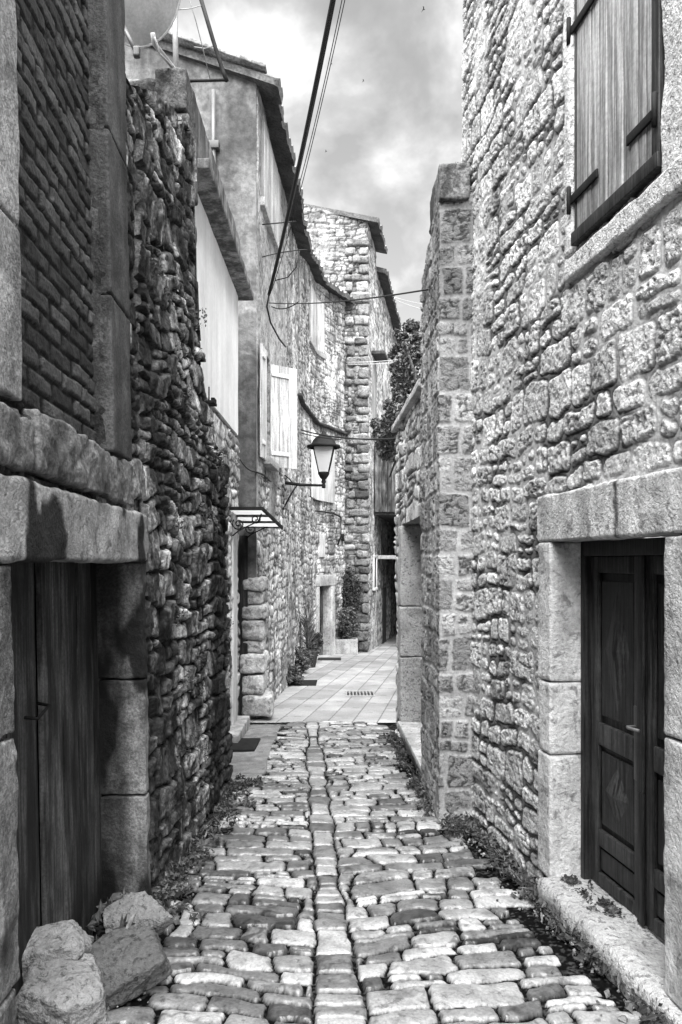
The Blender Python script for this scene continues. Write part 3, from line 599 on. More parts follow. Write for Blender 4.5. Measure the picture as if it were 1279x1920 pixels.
f = MB(); leaf_board(f, fp, S(19.5), S(21.5), 1.62, 3.35, .04, .08, 3, .75); o = f.build('white_shutter', M_WPAINT, t)
f = MB(); rbox(f, (S(17.0), -.1, 3.64), (fp.s[-1], .12, 3.71), .06, .02, 40, .02, 6, 3, fp); f.build('string_course', M_DARK, t)
f = MB()
rbox(f, (S(20.45), -.2, -2.75), (S(20.65), .05, -.66), .5, .01, 8, .008, 8, 1, fp); rbox(f, (S(21.35), -.2, -2.75), (S(21.6), .05, -.66), .5, .01, 8, .008, 8, 2, fp); rbox(f, (S(20.4), -.2, -.655), (S(21.65), .06, -.36), .55, .01, 8, .01, 8, 3, fp)
f.build('door_frame', M_TOOL, t)
f = MB(); leaf_board(f, fp, dr[0], dr[1], -2.7, -.68, -.24, -.2, 4, .05); f.build('door', M_WOODD, t)
f = MB(); rbox(f, (S(20.7), .0, .12), (S(20.98), .05, .74), .7, .01, 4, plan=fp); f.build('wall_plaque', M_WPAINT, t)
# ------------------------------------------------------------------ tower house
t = thing('tall_gabled_house', 'tallest rubble house with ragged corner stones and a tiled gable, where the lane bends', 'house', (.5, 22.6, gz(22.6)))
TH = t; tp = Plan([(-1.8, 22.34), (.77, 22.34)])
mb = MB(); wall(mb, tp, 0, 2.57, -3.0, 10.8, .032, lambda S_, T_: (lambda r: (r[0]*1.2, r[1]*.68*(1-.6*sstep(.3, -.5, T_+.8*fbm(S_*2, T_*2, seed=4)))))(pat_rag(S_+3, T_+2)), top=lambda s: 10.5-.27*s, thick=.3, edge=.35); mb.build('gable_wall', M_FAR, t)
sp_ = Plan([(.77, 22.34), (1.1, 24.4)])
def top_u(T): return 9.8+0*T
mb = MB(); wall(mb, sp_, 0, sp_.s[-1], -3.2, 9.75, .04, lambda S_, T_: (lambda r: (r[0]*.7, r[1]*1.2))(pat_rag(S_+5, T_+7)), thick=.3, edge=.35); mb.build('side_wall', M_FAR, t)
roof(sp_, -.15, sp_.s[-1]+.1, lambda s: 9.78+0*s, .35, 2.8, .26, 'roof', t, seed=8)
q = random.Random(12); z = -2.55; f = MB(); k = 0
while z < 9.3:
    h_ = q.uniform(.2, .36); lg = k % 2; w_ = q.uniform(.38, .6) if lg else q.uniform(.2, .36)
    rbox(f, (.8-w_, 22.22+q.uniform(-.04, .04), z), (.8+q.uniform(-.02, .03), 22.34+(.3 if lg else .6), z+h_-.02), (.10+.27*q.random()), .06, 12, .05, 6, k, skew=.12)
    if q.random() < .75: rbox(f, (.12+q.uniform(-.05, .1), 22.2+q.uniform(-.03, .05), z+.02), (.12+q.uniform(.15, .3), 22.5, z+h_-.05), (.1+.25*q.random()), .06, 8, .05, 6, k+90, skew=.1)
    z += h_; k += 1
f.build('corner_quoin', M_FAR, t)
shutter_window(sp_, 23.2, 24.0, 3.9, 6.1, t, .3, 3)
f = MB(); rbox(f, (sp_.Y(23.1), .02, 6.2), (sp_.Y(24.1), .42, 6.3), .06, .01, 6, plan=sp_); f.build('window_hood', M_ROOF, t)
f = MB(); s0, s1 = sp_.Y(23.5), sp_.Y(24.25)
for a in ((s0, 0, -.8, s0+.08, .06, .12), (s1-.08, 0, -.8, s1, .06, .12), (s0, 0, .12, s1, .06, .2), (s0, 0, -.88, s1, .08, -.8)): rbox(f, a[:3], a[3:], .65, .006, 3, plan=sp_)
o = f.build('window_frame', M_WPAINT, t); f = MB(); box(f, (s0+.08, .01, -.8), (s1-.08, .03, .12), .02, sp_); f.build('pane', M_BLACK, o)
# ------------------------------------------------------------------ farther house and a bridge room added to darken the alley
t = thing('far_eaves_house', 'pale house behind the vine, its tiled eaves running away down the alley', 'house', (1.6, 28, gz(28)))
fp2 = Plan([(1.12, 24.45), (2.9, 36)])
mb = MB(); wall(mb, fp2, 0, fp2.s[-1], -3.8, 9.2, .07, lambda S_, T_: (lambda r: (r[0]*.8, r[1]*1.25))(pat_rag(S_+1, T_+4)), thick=.3, edge=.35); mb.build('front_wall', M_FAR, t)
roof(fp2, .0, fp2.s[-1], lambda s: 9.15+0*s, .35, 2.5, .3, 'roof', t, seed=11)
f = MB(); rbox(f, (fp2.Y(24.7), .0, .08), (fp2.Y(26.4), .7, .2), .45, .01, 6, plan=fp2); f.build('door_awning', M_WPAINT, t)
f = MB(); rbox(f, (fp2.Y(26.1), -.05, -3.4), (fp2.Y(27.3), .04, -.9), .03, .01, 6, plan=fp2); f.build('door', M_WOODD, t)
t = thing('alley_shade_bridge', 'dark timber front with an added room bridging and shading the narrow alley beyond the tall house', 'passage', (3, 30, gz(30)))
f = MB(); leaf_board(f, None, 1.03, 1.95, 1.53, 3.6, 23.8, 23.86, 7, .05); f.build('timber_shutter', M_WOODD, t)
f = MB(); box(f, (1.03, 23.9, 1.45), (5.2, 38, 3.65), .1); box(f, (1.97, 23.8, 1.45), (5.2, 23.89, 3.65), .1); f.build('added_bridge_room', M_FAR, t)  # room added over the alley to keep sky and sun out of it
f = MB(); box(f, (1.0, 38.05, -4.5), (9, 38.4, 6), .05); box(f, (4.0, 24.5, -4.3), (4.3, 38, 1.44), .1); f.build('end_wall', M_FAR, t)
# ================================================================== RIGHT: light rubble house
rp = Plan([(1.79+.145*1.5, -1.5), (1.79-.145*5.98, 5.98)], side=-1); S = rp.Y
t = thing('pale_stone_house', 'pale pitted rubble house with a panelled double door and a plank-shuttered window', 'house', (1.2, 4, gz(4)))
RH = t
hd = (S(3.10), S(4.29), -1.78, .16); hw = (S(3.2), S(4.01), 1.63, 3.1)
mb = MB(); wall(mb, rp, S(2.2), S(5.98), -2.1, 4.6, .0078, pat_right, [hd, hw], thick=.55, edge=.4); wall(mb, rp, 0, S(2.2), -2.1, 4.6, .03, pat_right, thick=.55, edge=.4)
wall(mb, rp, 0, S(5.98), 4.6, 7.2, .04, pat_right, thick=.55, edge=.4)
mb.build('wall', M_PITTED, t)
def tone_rl(p):
    s, d_, z = p[:, 0], p[:, 1], p[:, 2]; n = fbm(s*14, z*14, None, 3, 5)
    return .56*(1-.85*sstep(.35, .8, np.exp(-((s-S(3.52)-.03*n)/.028)**2)+.2*n))
f = MB(); rbox(f, (S(2.2), -.2, .11), (S(4.43), .03, .37), tone_rl, .014, 130, .008, 8, 2, rp); f.build('lintel', M_TOOL, t)
for side in by_side(((4.25, 4.42, -.66, .105), (4.25, 4.41, -1.06, -.67), (4.25, 4.425, -1.75, -1.07), (2.6, 3.142, -.7, .105), (2.6, 3.145, -1.75, -.71)), 3.5):
  f = MB()
  for a, b_, z0, z1 in side:
    rbox(f, (S(a), -.26, z0), (S(b_), .028, z1), .52+.04*math.sin(z0*9), .014, 60, .008, 9, int(z0*9), rp)
  f.build('door_jamb', M_TOOL, t)
f = MB(); rbox(f, (S(2.3), -.3, -2.05), (S(4.3), .085, -1.745), .42, .035, 70, .035, 5, 3, rp); f.build('doorstep', M_PITTED, t)
f = MB()
for a in ((S(3.0), -.1, 1.47, S(4.1), .018, 1.6), (S(4.02), -.1, 1.6, S(4.11), .016, 3.2), (S(2.75), -.1, 1.5, S(3.19), .014, 3.2)): rbox(f, a[:3], a[3:], .56, .02, 40, .018, 5, 3, rp)
f.build('window_surround', M_PITTED, t)
a0, a1 = S(3.2), S(4.01); f = MB(); FD = -.035
for a in ((a0, -.1, 1.635, a0+.06, .012, 3.1), (a0, -.1, 1.632, a1, .02, 1.70), (a1-.015, -.1, 1.7, a1, .0, 3.1), (a0, -.1, 3.04, a1, .0, 3.1)): rbox(f, a[:3], a[3:], .02, .006, 6, plan=rp)
f.build('window_frame', M_WOODB, t)
mid = (a0+a1)/2-.02; q = random.Random(21)
for k, (u0, u1) in enumerate(((mid+.003, a1-.018), (a0+.062, mid-.003))):
    f = MB(); leaf_board(f, rp, u0, u1, 1.705, 3.04, -.03, -.004, 5, .36, q=q); f.build('shutter', M_WOODG, t)
for u0, u1, z in ((mid+.16, a1+.03, 1.86), (mid+.16, a1+.03, 2.74), (a0+.02, mid-.12, 1.86), (a0+.02, mid-.12, 2.74)):
    f = MB(); rbox(f, (u0, 0, z), (u1, .012, z+.045), .02, .004, 3, plan=rp); tube(f, [rp.map((u1-.01 if u1 > mid+.1 else u0), .02, z-.05), rp.map((u1-.01 if u1 > mid+.1 else u0), .02, z+.09)], .012, .02); f.build('strap_hinge', M_IRON, t)
# double door
D0 = -.2; s0, s1 = S(3.12), S(4.25); md = (s0+s1)/2-.02
f = MB()
for a in ((s1-.045, D0-.03, -1.745, s1, D0+.05, .11), (s0, D0-.03, -1.745, s0+.045, D0+.05, .11), (s0, D0-.03, .03, s1, D0+.05, .11)): rbox(f, a[:3], a[3:], .016, .005, 4, plan=rp)
f.build('door_frame', M_WOODB, t)
for k, (u0, u1) in enumerate(((s0+.047, md-.002), (md+.002, s1-.047))):
    f = MB(); rbox(f, (u0, D0-.035, -1.73), (u1, D0-.012, .03), .014, .004, 4, plan=rp); w_ = .085
    for a in ((u0, -1.73, u0+w_, .03), (u1-w_, -1.73, u1, .03), (u0+w_, -.06, u1-w_, .03), (u0+w_, -.98, u1-w_, -.86), (u0+w_, -1.52, u1-w_, -1.43), (u0+w_, -1.73, u1-w_, -1.66)):
        rbox(f, (a[0], D0-.012, a[1]), (a[2], D0+.014, a[3]), .030, .008, 4, plan=rp)  # stiles and rails toned lighter than the panels, as painted highlights
    L = f.build('door_leaf', M_WOODB, t)
    f = MB(); c_ = (u0+u1)/2; hw_ = (u1-u0)/2-w_-.02
    for z0, z1 in ((-.82, -.1), (-1.40, -1.01)):
        rbox(f, (c_-hw_, D0-.014, z0), (c_+hw_, D0+.002, z1), .016, .006, 3, plan=rp); zc = (z0+z1)/2
        v = [rp.map(c_-hw_*.75, D0+.002, zc), rp.map(c_, D0+.002, z0+.05), rp.map(c_+hw_*.75, D0+.002, zc), rp.map(c_, D0+.002, z1-.05), rp.map(c_, D0+.032, zc)]
        f.add(np.array(v), None, .032, t=[[0, 1, 4], [1, 2, 4], [2, 3, 4], [3, 0, 4]])  # diamond toned lighter than its panel, a highlight put into the colour
    rbox(f, (u0+w_+.01, D0-.012, -1.645), (u1-w_-.01, D0+.002, -1.535), .018, .005, 3, plan=rp)
    f.build('door_panel', M_WOODB, L, smooth=False)
    if k == 0: f = MB(); rbox(f, (u1-.03, D0+.014, -1.1), (u1+.03, D0+.034, .03), .018, .008, 3, plan=rp); rbox(f, (u1-.028, D0+.014, -1.73), (u1+.028, D0+.034, -1.1), .018, .008, 3, plan=rp); f.build('cover_strip', M_WOODB, L)
    if k == 1:
        f = MB(); hs = u0+.055; rbox(f, (hs-.018, D0+.014, -1.06), (hs+.018, D0+.022, -.70), .05, .004, 3, plan=rp)
        tube(f, [rp.map(hs, D0+.02, -.80), rp.map(hs, D0+.065, -.80), rp.map(hs-.02, D0+.07, -.80), rp.map(hs-.11, D0+.066, -.795)], .008, .15); f.build('door_handle', M_METAL, L)
# ------------------------------------------------------------------ pier
t = thing('stone_pier', 'tall narrow pier of rough blocks bonded against the corner of the pale house', 'pier', (.85, 5.9, gz(5.9)))
bp = Plan([(.70, 6.75), (.722, 5.72), (.985, 5.69)])
def pat_pier(S_, T_):
    s, t_ = warp(S_, T_, .03, 3, 161); s, t_ = warp(s, t_, .01, 18, 163)
    b, h1, h2, cx, cy = courses(s-bp.s[1]+.02, t_, 165, (.15, .28), (.15, .27), .03, .1); b = b-.009; k = sstep(0, .014, b); w = worms(S_, T_, 19, 177)
    h = k*(.004+.014*h1)+k*(fbm(S_*12, T_*12, o=3, seed=167)*.010-.008*w)+.012*fbm(S_*2, T_*2, seed=169)-.01
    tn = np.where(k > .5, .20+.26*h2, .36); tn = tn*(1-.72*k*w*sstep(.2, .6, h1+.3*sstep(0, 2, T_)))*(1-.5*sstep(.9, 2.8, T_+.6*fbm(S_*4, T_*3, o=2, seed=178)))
    return h, tn, k
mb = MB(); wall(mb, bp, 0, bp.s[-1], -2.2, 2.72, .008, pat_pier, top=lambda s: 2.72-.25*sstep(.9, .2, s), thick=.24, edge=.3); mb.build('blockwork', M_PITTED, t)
f = MB(); rbox(f, (.72, 5.67, 2.66), (.95, 6.3, 2.93), .11, .02, 30, .014, 8, 2); f.build('capstone', M_DARK, t)
# ------------------------------------------------------------------ low wall with doorway
t = thing('yard_wall', 'low coped rubble wall with a tall stone doorway, running on from the pier', 'wall', (.75, 8, gz(8)))
yp = Plan([(.964-.0324*6.3, 6.3), (.964-.0324*9.32, 9.32)], side=-1); S = yp.Y; hd = (S(6.74), S(8.66), -1.82, .42)
mb = MB(); wall(mb, yp, 0, yp.s[-1], -2.3, 1.56, .016, lambda S_, T_: (lambda r: (r[0]*.9-.01, r[1]*1.5, r[2]))(pat_rag(S_+20, T_+3)), [hd], thick=.38, edge=.35); mb.build('rubble', M_PITTED, t)
f = MB(); rbox(f, (S(6.9), -.42, 1.565), (yp.s[-1]+.04, .05, 1.635), .5, .01, 30, .008, 7, 2, yp); f.build('coping', M_TOOL, t)
for side in by_side(((8.62, 8.86, -.5, .4), (8.62, 8.86, -1.06, -.51), (8.62, 8.87, -1.79, -1.07), (6.6, 6.78, -.35, .4), (6.6, 6.78, -1.79, -.36)), 7.5):
  f = MB()
  for a, b_, z0, z1 in side:
    rbox(f, (S(a), -.34, z0), (S(b_), .025, z1), .46, .018, 30, .016, 6, int(z0*7), yp)
  f.build('door_jamb', M_PITTED, t)
f = MB(); rbox(f, (S(6.68), -.36, -1.84), (S(8.66), .05, -1.785), .6, .008, 20, .004, 7, 3, yp); f.build('doorsill', M_TOOL, t)
f = MB(); leaf_board(f, yp, S(6.76), S(8.64), -1.78, .4, -.36, -.33, 6, .06); f.build('door', M_WOODD, t)
# garden wall behind, mostly out of sight
t = thing('garden_wall', 'plain rubble wall behind the coped yard wall under the vine', 'wall', (2.5, 16, gz(16)))
gw = Plan([(1.6, 9.6), (4.4, 27.0)], side=-1); mb = MB(); wall(mb, gw, 0, gw.s[-1], -3.1, 1.4, .08, pat_rag, thick=.3, edge=.3); mb.build('rubble', M_FAR, t)
# ================================================================== LAMP, DISH, CABLES
t = thing('street_lantern', 'black bracketed lantern with tapered pale glass, hanging over the lane', 'lantern', (-1.0, 13.4, 1.34))
Yl = 13.4; f = MB(); box(f, (-1.01, Yl-.03, .9), (-.985, Yl+.03, 1.55), .02); tube(f, [(-.99, Yl, 1.37), (-.7, Yl, 1.33), (-.31, Yl, 1.32)], [.03, .026, .02], .02, 8); tube(f, [(-.76, Yl, 1.33), (-.86, Yl, 1.18), (-.98, Yl, .95)], .015, .02); tube(f, [(-.98, Yl, 1.5), (-.9, Yl, 1.44), (-.82, Yl, 1.34)], .012, .02)
f.build('bracket', M_IRON, t)
c = (-.30, Yl, 0)
f = MB(); lathe(f, c, [(0, 1.27), (.03, 1.275), (.035, 1.32), (.025, 1.35), (.045, 1.38), (.03, 1.42), (.06, 1.45), (.10, 1.52), (.10, 1.55), (0, 1.55)], .02); f.build('lamp_base', M_IRON, t)
f = MB(); lathe(f, c, [(.12, 1.55), (.245, 1.97)], .02, 4); f.build('lamp_glass', M_GLASS, t, smooth=False)
f = MB()
for k in range(4):
    a = math.pi/4+k*math.pi/2; tube(f, [(c[0]+.122*math.cos(a), Yl+.122*math.sin(a), 1.55), (c[0]+.25*math.cos(a), Yl+.25*math.sin(a), 1.97)], .012, .02)
f.build('lamp_frame', M_IRON, t)
f = MB(); lathe(f, c, [(.24, 1.965), (.29, 1.97), (.29, 2.01), (.22, 2.03), (.19, 2.1), (.12, 2.17), (.05, 2.2), (.04, 2.23), (.02, 2.26), (0, 2.27)], .05, 16); f.build('lamp_cap', M_IRON, t)
f = MB(); lathe(f, c, [(0, 1.56), (.03, 1.58), (.05, 1.66), (.03, 1.74), (0, 1.76)], .6, 10); f.build('bulb', M_WPAINT, t)
# satellite dish
t = thing('satellite_dish', 'pale satellite dish on a bent pipe arm above the ruined wall', 'satellite dish', P(330, 140, 5.85))
cD = np.array(P(262, -28, 5.35)); ax = np.array([-.38, .62, .55]); ax /= np.linalg.norm(ax); e1 = np.cross(ax, [0, 0, 1]); e1 /= np.linalg.norm(e1); e2 = np.cross(e1, ax)
f = MB(); rr = np.linspace(0, 1, 9); aa = np.linspace(0, 2*np.pi, 41)
V = np.array([[cD+(e1*math.cos(a)*.30+e2*math.sin(a)*.37)*r+ax*(.09*r*r-.05) for a in aa] for r in rr]); grid(f, V, .45)
tube(f, [cD+(e1*math.cos(a)*.30+e2*math.sin(a)*.37)+ax*.04 for a in aa], .009, .5, 6, False); f.build('reflector', M_METAL, t)
f = MB(); tube(f, [P(287, 62, 5.3), P(290, 82, 5.35), P(308, 105, 5.55), P(326, 128, 5.8), P(333, 140, 5.85)], .017, .3, 8); tube(f, [P(291, 70, 5.3), P(300, 100, 5.4), P(322, 122, 5.7)], .006, .5); f.build('pipe_arm', M_METAL, t)
f = MB(); tube(f, [P(222, 30, 5.15), P(256, 98, 5.0)], .018, .03, 4); rbox(f, P(252, 92, 5.02), P(262, 104, 4.98), .03, .01, 4); f.build('feed_arm', M_METAL, t)
t = thing('antenna_mast', 'slim pale steel mast standing on the corner block of the ruined wall', 'mast', P(331, 140, 5.86))
f = MB(); tube(f, [P(331, 145, 5.88), P(329, 60, 5.88), P(328, -120, 5.88)], .021, .28, 10); f.build('mast_pole', M_METAL, t)
t = thing('cable_stay', 'black raking stay with a short horizontal iron bar beside the gable', 'stay', P(350, 150, 6.4))
f = MB(); tube(f, [P(345, 152, 6.4), P(426, 150, 6.4)], .012, .02); tube(f, [P(372, -20, 6.4), P(400, 75, 6.4), P(419, 135, 6.4), P(426, 152, 6.4)], .017, .02, 8); f.build('raking_stay', M_IRON, t)
f = MB(); tube(f, [P(350, -20, 6.5), P(368, 40, 6.6), P(382, 95, 6.7), P(396, 155, 6.8)], .004, .15, 4); tube(f, [P(334, 18, 5.9), P(358, 16, 6.1), P(378, 10, 6.4)], .004, .2, 4); tube(f, [P(365, 88, 6.9), P(385, 91, 6.7), P(402, 86, 6.4)], .004, .2, 4); f.build('thin_wire', M_METAL, t)
def sag(a, b_, s, n=16):
    a, b_ = np.array(a), np.array(b_); x = np.linspace(0, 1, n)[:, None]; p = a*(1-x)+b_*x; p[:, 2] -= (4*s*x*(1-x))[:, 0]; return p
def cable(label, *runs, name='overhead_cable', m=M_BLACK, cat='cable', tone=.012):
    f = MB()
    for pts, r_ in runs: tube(f, pts, r_, tone, 6)
    o = f.build(name, m); return tag(o, label, cat, None, 'thing')
J = P(505, 552, 11.3)
cable('thick twisted black cable bundle dropping across the sky to the rendered house', (sag(P(636, -60, 7.4), J, .12, 24), .024), (sag(P(640, -60, 7.4), P(512, 520, 11.2), .16, 24)+np.array([.012*0, 0, 0]), .012), ([J, P(501, 575, 11.35), P(508, 605, 11.5), P(524, 635, 12), P(536, 650, 12.6)], .014))
cable('two thin wires running beside the thick cable bundle', (sag(P(654, -60, 7.6), P(522, 470, 11.2), .25, 24), .005), (sag(P(660, -60, 7.7), P(510, 545, 11.3), .2, 24), .005))
cable('single black wire strung across the lane below the eaves', (sag(P(505, 568, 11.4), P(802, 543, 6.35), .05, 20), .0075), (sag(P(510, 575, 11.4), P(560, 566, 10.6), .06, 12), .008))
cable('black cable crossing the lane at lantern height to the yard wall', (sag(P(565, 806, 14.2), P(744, 823, 9.3), .06, 20), .013), (sag(P(566, 812, 14.2), P(640, 824, 11.5), .02, 10), .009))
cable('pair of pale wires stretched in front of the vine', (sag(P(650, 679, 21.2), P(779, 671, 17), .03), .006), (sag(P(650, 683, 21.2), P(779, 676, 17), .03), .006), m=M_METAL, tone=.8)
cable('two faint wires against the sky beside the pier', (sag(P(738, 560, 24), P(802, 583, 12), .02), .006), (sag(P(738, 556, 24), P(802, 572, 12), .02), .006), m=M_METAL, tone=.4)
cable('short black wire looping from the rendered wall to the shutter sill', (sag(P(447, 855, 10.3), P(478, 884, 10.35), .05, 8), .01), ([P(478, 884, 10.35), P(494, 890, 10.9), P(510, 905, 12), P(526, 918, 13)], .012))
cable('iron tie rods and slack wire fixed to the rendered front below the eaves', (sag(P(492, 421, 10.9), P(556, 415, 11.0), 0, 4), .009), (sag(P(492, 482, 10.9), P(577, 468, 11.2), -.02, 8), .008), ([P(562, 470, 11.2), P(557, 500, 11.2), P(540, 520, 11.3), P(516, 526, 11.3)], .008), name='tie_wire')
cable('black conduit curling down the stone front to the planter corner', ([P(592, 958, 20.0), P(625, 962, 21.4), P(640, 970, 21.9), P(640, 1005, 21.9), P(634, 1022, 21.8)], .022), name='conduit')
f = MB(); rbox(f, P(641, 1015, 22.15), P(646, 1001, 22.0), .015, .01, 2); tag(f.build('junction_box', M_IRON), 'small black junction box on the corner above the planter', 'box', kind='thing')
# ================================================================== GROUND FITTINGS
def on_ground(x, Y, z=0): return (x, Y, gz(Y)+z)
def tilt(p):
    q = p.copy(); q[:, 2] += -.041*(p[:, 1]); return q
def cover(name, label, cat, x0, x1, y0, y1, z, tone, m=M_IRON, bars=0):
    f = MB()
    if bars:
        w_ = (x1-x0)/bars; rbox(f, (x0, y0, -CZ+z-.03), (x1, y1, -CZ+z-.01), .01, .003, 2, xf=tilt)
        o = tag(f.build(name, m), label, cat, kind='thing')
        f = MB(); 
        for k in range(bars+1): rbox(f, (x0+k*w_-.011, y0, -CZ+z-.012), (x0+k*w_+.011, y1, -CZ+z+.006), tone, .003, 1, xf=tilt)
        for yy in (y0-.02, y1): rbox(f, (x0-.02, yy, -CZ+z-.012), (x1+.02, yy+.03, -CZ+z+.007), tone, .003, 1, xf=tilt)
        f.build('grating', M_METAL, o)
    else:
        rbox(f, (x0, y0, -CZ+z-.03), (x1, y1, -CZ+z), tone, .004, 6, .002, 9, 1, xf=tilt); tag(f.build(name, m), label, cat, kind='thing')
cover('drain_grate', 'barred drain grate set in the middle of the paved square', 'drain', .09, .55, 12.75, 13.35, .010, .3, bars=8)
cover('manhole_cover', 'dark rectangular manhole cover in the pale paving by the potted plants', 'manhole cover', -.95, -.46, 14.2, 15.1, .010, .05)
cover('manhole_cover', 'dark iron cover set in the cement patch before the white house doorstep', 'manhole cover', -1.24, -.92, 8.2, 8.85, .045, .05)
cover('door_mat', 'dark mat on the paving before the low doorway', 'mat', -.6, .0, 19.6, 20.3, .016, .04, M_BLACK)
# loose stones by the plank door
def rock(label, c, size, rot, seed, tone, m=M_PITTED):
    rng = np.random.RandomState(seed); n = 90; th_ = np.linspace(0, np.pi, n); ph = np.linspace(0, 2*np.pi, 2*n, endpoint=False); TT, PP = np.meshgrid(th_, ph, indexing='ij')
    D = np.stack([np.sin(TT)*np.cos(PP), np.sin(TT)*np.sin(PP), np.cos(TT)], -1)
    N = np.concatenate([np.eye(3), -np.eye(3), rng.normal(size=(7, 3))]); N += rng.normal(size=N.shape)*.16; N /= np.linalg.norm(N, axis=1, keepdims=True)
    Hh = np.concatenate([rng.uniform(.8, .95, 6), rng.uniform(.88, 1.15, 7)]); dt = np.clip(D @ N.T, 1e-3, None); r_ = ((dt/Hh)**26).sum(-1)**(-1/26)
    V = D*r_[..., None]; V = V*(1+.10*fbm(V[..., 0]*3+seed, V[..., 1]*3, V[..., 2]*3, 4, seed)[..., None]+.03*fbm(V[..., 0]*11+seed, V[..., 1]*11, V[..., 2]*11, 3, seed+4)[..., None]); V = V*np.array(size)
    a, b_, g = [R(x) for x in rot]; Rx = np.array([[1, 0, 0], [0, math.cos(a), -math.sin(a)], [0, math.sin(a), math.cos(a)]]); Ry = np.array([[math.cos(b_), 0, math.sin(b_)], [0, 1, 0], [-math.sin(b_), 0, math.cos(b_)]]); Rz = np.array([[math.cos(g), -math.sin(g), 0], [math.sin(g), math.cos(g), 0], [0, 0, 1]])
    V = V @ (Rz @ Ry @ Rx).T+np.array(c); f = MB(); V = np.concatenate([V, V[:, :1]], 1); grid(f, V, tone); return tag(f.build('loose_stone', m), label, 'stone', 'loose stones by the plank door', 'thing')
rock('upright pale stone standing behind the other loose stones, next to the door jamb', P(253, 1730, 3.75), (.135, .12, .10), (15, -12, 30), 3, .20)
rock('large smooth slanting slab among the loose stones by the door', P(228, 1812, 3.3), (.19, .15, .10), (12, -16, 28), 8, .11)
rock('pitted stone perched on top of the lower loose stone', P(92, 1785, 3.05), (.15, .12, .085), (10, -14, 12), 14, .28)
rock('biggest pale stone lying at the foot of the jamb under the perched one', P(112, 1880, 2.9), (.19, .17, .13), (4, 8, -15), 25, .26)
# ================================================================== PLANTS
rng = np.random.RandomState(77)
def weeds(name, label, pts, size=.022, tone=(.03, .09), seed=1, m=M_LEAF, per=26, rad=(.05, .05, .04)):
    g = np.random.RandomState(seed); f = MB()
    pts = pts+[(p[0], p[1], p[2]+.03) for p in pts[::9]]
    C = np.concatenate([clump(g, p, rad, per) for p in pts]); C[:, 2] = np.maximum(C[:, 2], np.array([gz(y) for y in C[:, 1]])+.012); h_ = len(C)//2; i_ = g.permutation(len(C)); leaves(f, C[i_[:h_]], size, seed, tone, .3); leaves(f, C[i_[h_:int(h_*1.5)]], size*1.7, seed+1, tone, .3); B_ = C[i_[int(h_*1.75):]]; leaves(f, B_, size*.8, seed+2, (tone[0], tone[1]*2.2), -.6, long=5.)
    return tag(f.build(name, m, smooth=False), label, 'weeds', kind='stuff')
pts = []
for k in range(110):
    y = rng.uniform(3.95, 7.0); x = LX(y)+.06+abs(rng.normal())*.10; pts.append((float(x), y, gz(y)+rng.uniform(.01, .05)))
weeds('weeds', 'low weeds and litter along the foot of the dark walls', pts, .017, (.02, .08), 3)
pts = []
for k in range(170):
    y = rng.uniform(2.3, 5.7); x = RX(y)-.03-abs(rng.normal())*.06; pts.append((float(x), y, gz(y)+rng.uniform(.0, .04)))
for k in range(60):
    y = rng.uniform(5.8, 9.2); x = .964-.0324*y-.04-abs(rng.normal())*.05; pts.append((float(x), y, gz(y)+rng.uniform(.0, .05)))
for k in range(24): pts.append((rng.uniform(.72, .95), rng.uniform(5.35, 5.62), gz(5.5)+rng.uniform(.02, .1)))
weeds('weeds', 'weeds filling the gutter under the pale house and yard wall', pts, .017, (.02, .09), 5)
pts = [tuple(rp.map(rp.Y(rng.uniform(3.75, 4.22)), -.02-rng.uniform(0, .1), -1.73)) for k in range(26)]
f = MB(); g = np.random.RandomState(9); leaves(f, np.concatenate([clump(g, p, (.03, .03, .03), 16) for p in pts]), .018, 4, (.02, .08), .3); tag(f.build('weeds', M_LEAF, smooth=False), 'leafy weeds growing on the step of the double door', 'weeds', kind='stuff')
pts = [(rng.uniform(-1.2, -.95), rng.uniform(3.5, 3.95), gz(3.7)+rng.uniform(.02, .14)) for k in range(14)]
weeds('weeds', 'dusty plants between the plank door and the loose stones', pts, .035, (.03, .1), 11, per=14)
pts = [tuple(lw.map(SL(rng.uniform(4.4, 6.6)), .06, rng.choice([rng.uniform(-1.5, .6), rng.uniform(.6, 2.6)]))) for k in range(26)]
f = MB(); g = np.random.RandomState(19); leaves(f, np.concatenate([clump(g, p, (.05, .07, .09), 40) for p in pts if p[2] < float(topf(SL(p[1])))]), .015, 6, (.02, .07)); tag(f.build('wall_plants', M_LEAF, smooth=False), 'small dark plants rooted in the joints of the ruined wall', 'wall plants', kind='stuff')
f = MB(); g = np.random.RandomState(29); leaves(f, np.concatenate([clump(g, (.93+.03*k, 5.85, 2.97), (.03, .05, .05), 26) for k in range(-2, 2)]), .014, 6, (.03, .1), long=3.5); tag(f.build('grass_tuft', M_LEAF, smooth=False), 'tuft of grass on top of the pier', 'grass', kind='thing')
f = MB(); g = np.random.RandomState(30); leaves(f, np.concatenate([clump(g, p, (.05, .05, .08), 50) for p in (P(325, 235, 5.55), P(333, 262, 5.55), P(324, 288, 5.5))]), .011, 6, (.15, .35), long=3.); tag(f.build('dry_plant', M_LEAF, smooth=False), 'pale dry plant sprouting from the top of the ruined wall', 'plant', kind='thing')
